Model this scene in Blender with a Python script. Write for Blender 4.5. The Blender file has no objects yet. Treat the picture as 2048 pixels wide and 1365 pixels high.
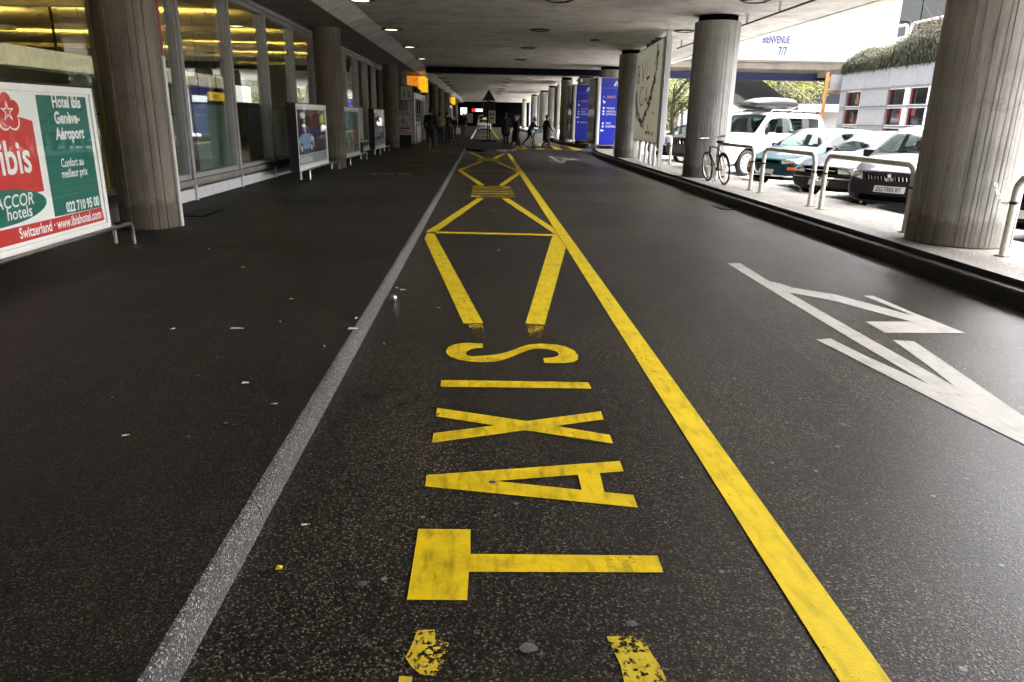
import bpy, bmesh, math, random
from mathutils import Vector, Matrix
from mathutils.bvhtree import BVHTree
R = math.radians
sc = bpy.context.scene
col = sc.collection
random.seed(7)

# ---------------------------------------------------------------- camera
def set_camera():
    f, pitch, yaw, roll = 1436.5, R(17.265), R(2.478), R(1.056)
    F = Vector((math.sin(yaw)*math.cos(pitch), math.cos(yaw)*math.cos(pitch), -math.sin(pitch)))
    r = Vector((math.cos(yaw), -math.sin(yaw), 0)); u = r.cross(F)
    r2 = math.cos(roll)*r + math.sin(roll)*u; u2 = math.cos(roll)*u - math.sin(roll)*r
    cam = bpy.data.cameras.new('camera'); cam.sensor_width = 36; cam.lens = 36*f/2048
    cam.clip_end = 2000; cam.clip_start = .05
    o = bpy.data.objects.new('camera', cam); col.objects.link(o)
    m = Matrix((r2, u2, -F)).transposed().to_4x4(); m.translation = (0, 0, 1.6)
    o.matrix_world = m; sc.camera = o
set_camera()

# ---------------------------------------------------------------- sky, sun, exposure
SUN_EL, SUN_AZ = 58.0, 5.0          # elevation; azimuth measured from +X towards +Y (where the sun stands)
w = bpy.data.worlds.new('World'); sc.world = w; w.use_nodes = True
nt = w.node_tree; bg = nt.nodes['Background']
sky = nt.nodes.new('ShaderNodeTexSky'); sky.sky_type = 'NISHITA'; sky.sun_disc = False
sky.sun_elevation = R(SUN_EL); sky.sun_rotation = R(90 - SUN_AZ)
sky.air_density = .5; sky.dust_density = 4.2; sky.ozone_density = .2
nt.links.new(sky.outputs[0], bg.inputs[0]); bg.inputs[1].default_value = .05
sun = bpy.data.lights.new('sun', 'SUN'); sun.energy = 1.5; sun.angle = R(110); sun.color = (1, .975, .94)
so = bpy.data.objects.new('sun', sun); col.objects.link(so)
sd = Vector((math.cos(R(SUN_EL))*math.cos(R(SUN_AZ)), math.cos(R(SUN_EL))*math.sin(R(SUN_AZ)), math.sin(R(SUN_EL))))
so.rotation_euler = (-sd).to_track_quat('-Z', 'Y').to_euler()
sc.view_settings.view_transform = 'Standard'; sc.view_settings.look = 'None'
sc.view_settings.exposure = 4.35; sc.view_settings.gamma = 1.0
sc.cycles.max_bounces = 8; sc.cycles.diffuse_bounces = 4; sc.cycles.glossy_bounces = 4
sc.cycles.transparent_max_bounces = 12; sc.cycles.caustics_reflective = False; sc.cycles.caustics_refractive = False
sc.cycles.use_denoising = True; sc.cycles.use_adaptive_sampling = True; sc.cycles.adaptive_threshold = .03

# ---------------------------------------------------------------- materials
M = {}
def base_mat(name):
    m = bpy.data.materials.new(name); m.use_nodes = True; M[name] = m
    return m, m.node_tree, m.node_tree.nodes['Principled BSDF']
def N(t, kind, **kw):
    n = t.nodes.new(kind)
    for k, v in kw.items():
        if k.startswith('i_'):
            key = k[2:]; n.inputs[int(key) if key.isdigit() else key.replace('_', ' ')].default_value = v
        else: setattr(n, k, v)
    return n
def ramp(t, src, stops):
    n = t.nodes.new('ShaderNodeValToRGB'); e = n.color_ramp.elements
    while len(e) > 1: e.remove(e[-1])
    e[0].position = stops[0][0]; e[0].color = (*stops[0][1], 1) if len(stops[0][1]) == 3 else stops[0][1]
    for p, c in stops[1:]:
        x = e.new(p); x.color = (*c, 1)
    t.links.new(src, n.inputs[0]); return n
def mixc(t, fac, a, b, mode='MIX'):
    n = t.nodes.new('ShaderNodeMix'); n.data_type = 'RGBA'; n.blend_type = mode
    for s, v in ((0, fac), (6, a), (7, b)):
        if hasattr(v, 'links'): t.links.new(v, n.inputs[s])
        else: n.inputs[s].default_value = v if isinstance(v, (int, float)) else ((*v, 1) if len(v) == 3 else v)
    return n.outputs[2]
def mat(name, c, rough=.6, metal=0, var=.18, scale=6, bump=0, bscale=80, coat=0, objrand=0, spec=.5, stretch=None, em=None, emc=None):
    m, t, b = base_mat(name); L = t.links.new
    tc = N(t, 'ShaderNodeTexCoord'); src = tc.outputs['Object']
    if stretch:
        mp = N(t, 'ShaderNodeMapping'); mp.inputs['Scale'].default_value = stretch; L(src, mp.inputs[0]); src = mp.outputs[0]
    no = N(t, 'ShaderNodeTexNoise', i_Scale=scale, i_Detail=8, i_Roughness=.62); L(src, no.inputs['Vector'])
    lo = tuple(max(0, x*(1-var)) for x in c); hi = tuple(min(1, x*(1+var)) for x in c)
    rp = ramp(t, no.outputs[0], [(.3, lo), (.7, hi)]); out = rp.outputs[0]
    if objrand:
        oi = N(t, 'ShaderNodeObjectInfo'); mr = N(t, 'ShaderNodeMapRange', i_3=1-objrand, i_4=1+objrand); L(oi.outputs['Random'], mr.inputs[0])
        out = mixc(t, 1.0, out, mr.outputs[0], 'MULTIPLY')
    L(out, b.inputs['Base Color'])
    b.inputs['Roughness'].default_value = rough; b.inputs['Metallic'].default_value = metal
    b.inputs['Specular IOR Level'].default_value = spec
    if coat: b.inputs['Coat Weight'].default_value = coat; b.inputs['Coat Roughness'].default_value = .04
    if bump:
        n2 = N(t, 'ShaderNodeTexNoise', i_Scale=bscale, i_Detail=5); L(src, n2.inputs['Vector'])
        bp = N(t, 'ShaderNodeBump', i_Strength=bump, i_Distance=.01); L(n2.outputs[0], bp.inputs['Height']); L(bp.outputs[0], b.inputs['Normal'])
    if em: b.inputs['Emission Color'].default_value = (*(emc or c), 1); b.inputs['Emission Strength'].default_value = em
    return m

def asphalt(name, dark, light, lum=1.0, rough=(.42, .6), gum=.5, scale=150, bump=.55, spec=.5, seam=None, vary=1.0):
    m, t, b = base_mat(name); L = t.links.new
    g = N(t, 'ShaderNodeNewGeometry'); P = g.outputs['Position']
    v = N(t, 'ShaderNodeTexVoronoi', i_Scale=scale, i_Randomness=1); L(P, v.inputs['Vector'])
    sp = N(t, 'ShaderNodeSeparateColor'); L(v.outputs['Color'], sp.inputs[0])
    r1 = ramp(t, sp.outputs[0], [(0, dark), (.55, tuple(x*1.5 for x in dark)), (.8, tuple((a+q)/2.6 for a, q in zip(dark, light))), (.93, light), (1, tuple(x*1.9 for x in light))])
    big = N(t, 'ShaderNodeTexNoise', i_Scale=.55, i_Detail=7, i_Roughness=.6); L(P, big.inputs['Vector'])
    r2 = ramp(t, big.outputs[0], [(.3, (.5, .5, .51)), (.52, (1, 1, 1)), (.7, (1.45, 1.42, 1.38))])
    c = mixc(t, 1.0, r1.outputs[0], r2.outputs[0], 'MULTIPLY')
    # long wheel streaks and dark drips
    mp = N(t, 'ShaderNodeMapping'); mp.inputs['Scale'].default_value = (2.2, .12, 1); L(P, mp.inputs[0])
    st = N(t, 'ShaderNodeTexNoise', i_Scale=1.6, i_Detail=6); L(mp.outputs[0], st.inputs['Vector'])
    r3 = ramp(t, st.outputs[0], [(.34, (.62, .6, .58)), (.5, (1, 1, 1))])
    c = mixc(t, .8, c, r3.outputs[0], 'MULTIPLY')
    oil = N(t, 'ShaderNodeTexVoronoi', i_Scale=2.3); L(P, oil.inputs['Vector'])
    wob = N(t, 'ShaderNodeTexNoise', i_Scale=14, i_Detail=3); L(P, wob.inputs['Vector'])
    ad = N(t, 'ShaderNodeMath', operation='MULTIPLY_ADD', i_1=.18); L(wob.outputs[0], ad.inputs[0]); L(oil.outputs['Distance'], ad.inputs[2])
    r4 = ramp(t, ad.outputs[0], [(.16, (.35, .34, .33)), (.21, (1, 1, 1))])
    c = mixc(t, .75, c, r4.outputs[0], 'MULTIPLY')
    # trodden chewing gum
    gv = N(t, 'ShaderNodeTexVoronoi', i_Scale=5.6); L(P, gv.inputs['Vector'])
    gs = N(t, 'ShaderNodeSeparateColor'); L(gv.outputs['Color'], gs.inputs[0])
    wob2 = N(t, 'ShaderNodeTexNoise', i_Scale=45, i_Detail=2); L(P, wob2.inputs['Vector'])
    ga = N(t, 'ShaderNodeMath', operation='MULTIPLY_ADD', i_1=.07); L(wob2.outputs[0], ga.inputs[0]); L(gv.outputs['Distance'], ga.inputs[2])
    g1 = N(t, 'ShaderNodeMath', operation='LESS_THAN', i_1=.098); L(ga.outputs[0], g1.inputs[0])
    g2 = N(t, 'ShaderNodeMath', operation='GREATER_THAN', i_1=1-gum); L(gs.outputs[1], g2.inputs[0])
    g3 = N(t, 'ShaderNodeMath', operation='MULTIPLY'); L(g1.outputs[0], g3.inputs[0]); L(g2.outputs[0], g3.inputs[1])
    g4 = N(t, 'ShaderNodeMath', operation='MULTIPLY', i_1=.8); L(g3.outputs[0], g4.inputs[0])
    c = mixc(t, g4.outputs[0], c, (.26, .26, .25))
    c = mixc(t, 1.0, c, (lum, lum, lum), 'MULTIPLY')
    if seam is not None:
        xyz = N(t, 'ShaderNodeSeparateXYZ'); L(P, xyz.inputs[0]); wn = N(t, 'ShaderNodeTexNoise', i_Scale=1.1, i_Detail=5); L(P, wn.inputs['Vector'])
        sx = N(t, 'ShaderNodeMath', operation='MULTIPLY_ADD', i_1=.12, i_2=-seam-.06); L(wn.outputs[0], sx.inputs[0])
        s2 = N(t, 'ShaderNodeMath', operation='ADD'); L(sx.outputs[0], s2.inputs[0]); L(xyz.outputs[0], s2.inputs[1])
        s3 = N(t, 'ShaderNodeMath', operation='ABSOLUTE'); L(s2.outputs[0], s3.inputs[0])
        sr = ramp(t, s3.outputs[0], [(0, (.45, .45, .45)), (.012, (.5, .5, .5)), (.03, (1, 1, 1))]); c = mixc(t, .8, c, sr.outputs[0], 'MULTIPLY')
        # tyre-polished tracks, hairline cracks
        mp2 = N(t, 'ShaderNodeMapping'); mp2.inputs['Scale'].default_value = (1, .03, 1); L(P, mp2.inputs[0])
        tn = N(t, 'ShaderNodeTexNoise', i_Scale=1.15, i_Detail=2); L(mp2.outputs[0], tn.inputs['Vector'])
        tr_ = ramp(t, tn.outputs[0], [(.35, (.7, .7, .7)), (.5, (1, 1, 1)), (.66, (1.3, 1.28, 1.25))]); c = mixc(t, 1.0, c, tr_.outputs[0], 'MULTIPLY')
        cv = N(t, 'ShaderNodeTexVoronoi', i_Scale=.42, feature='DISTANCE_TO_EDGE'); wv = N(t, 'ShaderNodeTexNoise', i_Scale=3.5, i_Detail=5)
        L(P, wv.inputs['Vector']); mv = N(t, 'ShaderNodeMix', data_type='VECTOR', i_0=.12) if False else None
        va = N(t, 'ShaderNodeVectorMath', operation='MULTIPLY_ADD'); va.inputs[1].default_value = (.35, .35, .35); L(wv.outputs['Color'], va.inputs[0]); L(P, va.inputs[2]); L(va.outputs[0], cv.inputs['Vector'])
        cr = ramp(t, cv.outputs['Distance'], [(0, (.35, .35, .35)), (.0035, (.5, .5, .5)), (.006, (1, 1, 1))]); c = mixc(t, .55, c, cr.outputs[0], 'MULTIPLY')
    b.inputs['Specular IOR Level'].default_value = spec
    L(c, b.inputs['Base Color'])
    mr = N(t, 'ShaderNodeMapRange', i_1=.3, i_2=.7, i_3=rough[0], i_4=rough[1]); L(big.outputs[0], mr.inputs[0]); L(mr.outputs[0], b.inputs['Roughness'])
    fine = N(t, 'ShaderNodeTexNoise', i_Scale=scale*.9, i_Detail=3); L(P, fine.inputs['Vector'])
    hh = N(t, 'ShaderNodeMath', operation='ADD'); L(v.outputs['Distance'], hh.inputs[0]); L(fine.outputs[0], hh.inputs[1])
    bp = N(t, 'ShaderNodeBump', i_Strength=bump, i_Distance=.006); L(hh.outputs[0], bp.inputs['Height']); L(bp.outputs[0], b.inputs['Normal'])
    return m
asphalt('asphalt', (.0056, .005, .0041), (.135, .108, .078), .8, (.38, .52), .9, 150, .22, .4, 2.28)
asphalt('pavement_asphalt', (.0048, .0045, .0034), (.09, .074, .05), .75, (.5, .7), .5, 190, .3, .3)
asphalt('pavement_grey', (.07, .067, .062), (.2, .19, .175), 1.5, (.6, .8), .3, 120, .5)
asphalt('parking', (.16, .158, .15), (.27, .265, .25), 1.9, (.6, .8), .2, 60, .3)
asphalt('granite', (.045, .042, .04), (.5, .48, .45), .5, (.5, .65), 0, 210, .9)

def concrete(name, c, streak=.5, board=False, bump=.35, objrand=.06):
    m, t, b = base_mat(name); L = t.links.new
    tc = N(t, 'ShaderNodeTexCoord'); P = tc.outputs['Object']
    n1 = N(t, 'ShaderNodeTexNoise', i_Scale=1.3, i_Detail=9, i_Roughness=.65); L(P, n1.inputs['Vector'])
    r1 = ramp(t, n1.outputs[0], [(.25, tuple(x*.62 for x in c)), (.5, c), (.78, tuple(min(1, x*1.2) for x in c))])
    mp = N(t, 'ShaderNodeMapping'); mp.inputs['Scale'].default_value = (9, 9, .35) if board else (.9, .9, 1); L(P, mp.inputs[0])
    n2 = N(t, 'ShaderNodeTexNoise', i_Scale=2.2, i_Detail=7, i_Roughness=.7); L(mp.outputs[0], n2.inputs['Vector'])
    r2 = ramp(t, n2.outputs[0], [(.3, (.5, .47, .43)), (.55, (1, 1, 1))])
    c1 = mixc(t, streak, r1.outputs[0], r2.outputs[0], 'MULTIPLY')
    n3 = N(t, 'ShaderNodeTexNoise', i_Scale=55, i_Detail=4); L(P, n3.inputs['Vector'])
    r3 = ramp(t, n3.outputs[0], [(.3, (.78, .77, .75)), (.6, (1, 1, 1))])
    c1 = mixc(t, .7, c1, r3.outputs[0], 'MULTIPLY')
    if board:
        # splashed grime and scuffs near the foot, a pour joint higher up
        xyz = N(t, 'ShaderNodeSeparateXYZ'); L(P, xyz.inputs[0]); gn = N(t, 'ShaderNodeTexNoise', i_Scale=6, i_Detail=6); L(P, gn.inputs['Vector'])
        gz = N(t, 'ShaderNodeMath', operation='MULTIPLY_ADD', i_1=-.55); L(gn.outputs[0], gz.inputs[0]); L(xyz.outputs[2], gz.inputs[2])
        gr = ramp(t, gz.outputs[0], [(0, (.5, .46, .4)), (.12, (1, 1, 1))]); c1 = mixc(t, .85, c1, gr.outputs[0], 'MULTIPLY')
        jz = N(t, 'ShaderNodeMath', operation='SUBTRACT', i_1=1.32); L(gz.outputs[0], jz.inputs[0]); ja = N(t, 'ShaderNodeMath', operation='ABSOLUTE'); L(jz.outputs[0], ja.inputs[0])
        jr = ramp(t, ja.outputs[0], [(0, (.66, .63, .6)), (.03, (1, 1, 1))]); c1 = mixc(t, .6, c1, jr.outputs[0], 'MULTIPLY')
    if objrand:
        oi = N(t, 'ShaderNodeObjectInfo'); mr = N(t, 'ShaderNodeMapRange', i_3=1-objrand, i_4=1+objrand); L(oi.outputs['Random'], mr.inputs[0])
        c1 = mixc(t, 1.0, c1, mr.outputs[0], 'MULTIPLY')
    L(c1, b.inputs['Base Color']); b.inputs['Roughness'].default_value = .82
    bp = N(t, 'ShaderNodeBump', i_Strength=bump, i_Distance=.008); L(n3.outputs[0], bp.inputs['Height']); L(bp.outputs[0], b.inputs['Normal'])
concrete('concrete_column', (.36, .352, .335), .85, True)
asphalt('kerb_dark', (.014, .013, .012), (.07, .065, .06), 1.0, (.55, .7), 0, 150, .4)  # near-black: shade of the road-facing kerb faces is put into the colour
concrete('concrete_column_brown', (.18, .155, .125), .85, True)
concrete('concrete_ceiling', (.72, .7, .66), .55)
concrete('concrete_beam', (.8, .78, .74), .35)
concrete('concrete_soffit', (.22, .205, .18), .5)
concrete('concrete_cream', (.15, .13, .095), .35)

def paint(name, c, wear=0.0, dirt=.6):
    m, t, b = base_mat(name); L = t.links.new
    g = N(t, 'ShaderNodeNewGeometry'); P = g.outputs['Position']
    n1 = N(t, 'ShaderNodeTexNoise', i_Scale=5, i_Detail=9, i_Roughness=.72); L(P, n1.inputs['Vector'])
    r1 = ramp(t, n1.outputs[0], [(.3, tuple(x*.45 for x in c)), (.46, tuple(x*.8 for x in c)), (.58, c)])
    mp = N(t, 'ShaderNodeMapping'); mp.inputs['Scale'].default_value = (1, .25, 1); L(P, mp.inputs[0])
    n2 = N(t, 'ShaderNodeTexNoise', i_Scale=22, i_Detail=6); L(mp.outputs[0], n2.inputs['Vector'])
    r2 = ramp(t, n2.outputs[0], [(.3, (.55, .55, .5)), (.5, (1, 1, 1))])
    c1 = mixc(t, dirt, tuple(c), r1.outputs[0]); c1 = mixc(t, dirt, c1, r2.outputs[0], 'MULTIPLY')
    L(c1, b.inputs['Base Color']); b.inputs['Roughness'].default_value = .6; b.inputs['Specular IOR Level'].default_value = .3
    n4 = N(t, 'ShaderNodeTexNoise', i_Scale=160, i_Detail=3); L(P, n4.inputs['Vector'])
    bp = N(t, 'ShaderNodeBump', i_Strength=.35, i_Distance=.004); L(n4.outputs[0], bp.inputs['Height']); L(bp.outputs[0], b.inputs['Normal'])
    n3 = N(t, 'ShaderNodeTexNoise', i_Scale=38, i_Detail=6, i_Roughness=.75); L(P, n3.inputs['Vector'])
    n5 = N(t, 'ShaderNodeTexNoise', i_Scale=3.1, i_Detail=2); L(P, n5.inputs['Vector'])
    sm = N(t, 'ShaderNodeMath', operation='MULTIPLY_ADD', i_1=.55); L(n5.outputs[0], sm.inputs[0]); L(n3.outputs[0], sm.inputs[2])
    th = {0: .585, 1: .715, 2: .785}[wear]
    gt = N(t, 'ShaderNodeMapRange', i_1=th-.02, i_2=th+.015); L(sm.outputs[0], gt.inputs[0]); L(gt.outputs[0], b.inputs['Alpha'])
paint('yellow_paint', (.8, .58, .006), 0, .82)
paint('yellow_paint_clean', (.82, .61, .012), 0, .5)
paint('yellow_paint_worn', (.62, .47, .03), 1, .5)
paint('yellow_paint_traces', (.6, .44, .03), 2, .5)
paint('white_paint', (.42, .41, .385), 0, .4)

def glass(name, tint=(.9, .95, .93), refl=1.0, rough=.01, dens=0.0):
    m = bpy.data.materials.new(name); m.use_nodes = True; t = m.node_tree; t.nodes.clear(); M[name] = m; L = t.links.new
    o = N(t, 'ShaderNodeOutputMaterial'); mx = N(t, 'ShaderNodeMixShader'); tr = N(t, 'ShaderNodeBsdfTransparent'); tr.inputs[0].default_value = (*tint, 1)
    gl = N(t, 'ShaderNodeBsdfGlossy'); gl.inputs['Roughness'].default_value = rough; gl.inputs['Color'].default_value = (.95, .97, 1, 1)
    lw = N(t, 'ShaderNodeLayerWeight', i_Blend=.5); pw = N(t, 'ShaderNodeMath', operation='POWER', i_1=4.0); L(lw.outputs['Facing'], pw.inputs[0])
    ml = N(t, 'ShaderNodeMath', operation='MULTIPLY_ADD', i_1=refl, i_2=.04+dens); ml.use_clamp = True
    L(pw.outputs[0], ml.inputs[0]); L(ml.outputs[0], mx.inputs[0]); L(tr.outputs[0], mx.inputs[1]); L(gl.outputs[0], mx.inputs[2]); L(mx.outputs[0], o.inputs[0])
glass('window_glass', (.88, .92, .88), .95, .005, .05)
glass('car_glass', (.42, .49, .47), .3, .01, -.01)
glass('ad_glass', (.98, .99, .98), .25, .01, -.02)
glass('dark_glass', (.12, .14, .14), 1.0, .01, .08)

mat('frame_grey', (.36, .36, .355), .42, .3, .1, 5)
mat('frame_white', (.6, .6, .59), .45, .1, .08, 5)
mat('black_metal', (.012, .012, .013), .45, .2)
mat('steel', (.62, .6, .56), .28, 1.0, .12, 20)
mat('chrome', (.8, .8, .8), .08, 1.0, .03)
mat('cream_tube', (.62, .61, .53), .45, 0, .22, 18, .15, 60)
mat('brown_post', (.13, .1, .07), .7)
mat('rubber', (.012, .012, .012), .75, 0, .2, 30, .3, 90)
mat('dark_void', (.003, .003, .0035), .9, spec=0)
mat('print_white', (.8, .8, .78), .55, 0, .03)
mat('print_offwhite', (.72, .71, .66), .55, 0, .05)
mat('print_red', (.55, .035, .03), .5, 0, .06)
mat('print_green', (.008, .13, .1), .5, 0, .1)
mat('print_black', (.01, .01, .01), .6)
mat('print_blue', (.006, .018, .4), .35, 0, .08, 3)
mat('print_blue_light', (.1, .22, .62), .4)
mat('print_orange', (.85, .3, .02), .5, 0, .05)
mat('print_yellow', (.75, .58, .02), .5, 0, .06)
mat('print_beige', (.7, .67, .5), .5, 0, .06, 2, em=.014)  # beige print with a weak glow added to brighten the billboard poster
mat('print_brown', (.2, .1, .035), .5)
mat('print_grey', (.3, .33, .34), .5, 0, .15, 3)
mat('print_darkblue', (.02, .025, .1), .5, 0, .8, 4)
mat('print_darkred', (.14, .03, .015), .5, 0, .8, 6)
mat('print_night', (.045, .02, .04), .5, 0, .9, 7)
mat('print_carblue', (.22, .34, .55), .4, 0, .35, 6)
mat('print_teal', (.03, .2, .19), .5, 0, .5, 5)
mat('print_gold', (.5, .3, .1), .5, 0, .4, 9)
mat('print_asphalt', (.05, .04, .045), .5, 0, .5, 6)
mat('gum_grey', (.1, .1, .095), .75, 0, .3, 90)
mat('print_lilac', (.45, .45, .6), .5)
mat('gem_pink', (.5, .25, .3), .4, 0, .3, 9)
mat('gem_lilac', (.3, .27, .5), .4, 0, .3, 9)
mat('sign_yellow_lit', (.9, .55, .02), .5, em=.04)
mat('sign_orange_lit', (.9, .28, .02), .5, em=.036)
mat('sign_white_lit', (.9, .9, .9), .5, em=.09)
mat('sign_red_lit', (.9, .02, .02), .5, em=.07)
mat('lamp_lens', (.9, .88, .7), .4, em=.3, emc=(1, .93, .55))
mat('lamp_lens_off', (.75, .74, .7), .25)
mat('lamp_tube', (.9, .85, .6), .4, em=3.6, emc=(1, .8, .36))
mat('interior_slat', (.62, .5, .22), .45, 0, .15, 3)
mat('interior_cream', (.62, .58, .46), .6)
mat('bulkhead_glow', (.7, .64, .48), .6, em=.032)  # cream bulkhead, no lamp: weak emission added to make it look brightly lit
mat('interior_floor', (.12, .115, .105), .35)
mat('interior_dark', (.035, .033, .03), .7)
mat('frosted_panel', (.36, .43, .41), .4, 0, .15, 2)
mat('interior_blue', (.03, .05, .13), .5)
mat('beam_navy', (.0035, .0045, .022), .8, spec=.2)
mat('facade_panel', (.29, .288, .283), .6, 0, .1, 4, .15, 120, objrand=.05)
mat('facade_white', (.8, .8, .79), .6, 0, .04, 2)
mat('parapet_white', (.3, .3, .297), .6, 0, .05, 2)
mat('facade_metal', (.25, .25, .25), .4, .4)
mat('glass_grey', (.01, .014, .013), .5, 0, .2, 1, objrand=.15)
mat('red_reveal', (.22, .045, .03), .6)
mat('window_dark', (.012, .012, .014), .12)
mat('wood_orange', (.5, .24, .07), .6, 0, .2, 8)
mat('stair_dark', (.045, .045, .05), .8)
mat('brick_red', (.3, .06, .04), .8)
mat('bark', (.1, .08, .06), .9, 0, .3, 12, .5, 30)
mat('straw', (.1, .06, .03), .8, 0, .35, 20)
mat('purple_flower', (.2, .16, .5), .7)
mat('soil', (.05, .035, .02), .95)
mat('paper', (.75, .74, .7), .7)
mat('cork', (.5, .28, .1), .7)
mat('skin', (.42, .24, .17), .55, 0, .1)
mat('hair_dark', (.02, .015, .01), .6, 0, .3, 60)
mat('hair_grey', (.35, .33, .3), .6, 0, .3, 60)
mat('cloth_black', (.012, .012, .014), .85, 0, .3, 20, .3, 60)
mat('cloth_navy', (.014, .018, .04), .85, 0, .3, 20, .3, 60)
mat('cloth_tan', (.28, .19, .09), .85, 0, .25, 14, .3, 60)
mat('cloth_grey', (.11, .11, .115), .85, 0, .25, 14, .3, 60)
mat('cloth_teal', (.02, .07, .09), .85, 0, .25, 14)
mat('cloth_red', (.3, .02, .02), .8)
mat('cloth_white', (.7, .7, .68), .8)
mat('bag_plastic', (.75, .75, .75), .4)
def carpaint(name, c, metal=.0, rough=.28): 
    mat(name, c, rough+.12, metal, .04, 3, coat=.25, spec=.15)
carpaint('car_white', (.78, .78, .77)); carpaint('car_teal', (.003, .045, .06), .2); carpaint('car_black', (.003, .003, .004))
carpaint('car_purple', (.02, .015, .023), .2); carpaint('car_navy', (.01, .014, .05), .2); carpaint('car_dark', (.05, .05, .06), .5); carpaint('car_silver', (.5, .52, .54), .6)
mat('car_plastic', (.015, .015, .016), .55); mat('car_seat', (.02, .02, .022), .8); mat('roofbox', (.02, .02, .022), .38)
mat('headlamp', (.62, .64, .64), .08, .75, .25, 25, coat=1)
mat('indicator', (.9, .11, .015), .2, coat=1); mat('plate_white', (.7, .7, .7), .5); mat('tail_red', (.4, .01, .01), .25)

def leafmat(name, c, var=.35):
    m, t, b = base_mat(name); L = t.links.new
    g = N(t, 'ShaderNodeNewGeometry'); rp = ramp(t, g.outputs['Random Per Island'], [(0, tuple(x*(1-var) for x in c)), (.6, c), (1, tuple(min(1, x*(1+var)) for x in c))])
    L(rp.outputs[0], b.inputs['Base Color']); b.inputs['Roughness'].default_value = .55
    b.inputs['Transmission Weight'].default_value = 0
    out = t.nodes['Material Output']; tl = N(t, 'ShaderNodeBsdfTranslucent'); L(rp.outputs[0], tl.inputs[0]); mx = N(t, 'ShaderNodeMixShader', i_0=.35)
    L(b.outputs[0], mx.inputs[1]); L(tl.outputs[0], mx.inputs[2]); L(mx.outputs[0], out.inputs[0])
leafmat('leaf', (.13, .16, .05)); leafmat('leaf_olive', (.046, .05, .012), .6); leafmat('leaf_dark', (.016, .02, .009)); leafmat('leaf_straw', (.13, .09, .04), .4)
leafmat('leaf_bright', (.07, .085, .02), .5); leafmat('leaf_spring', (.22, .23, .06)); leafmat('leaf_greygreen', (.06, .052, .024), .5)
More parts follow.
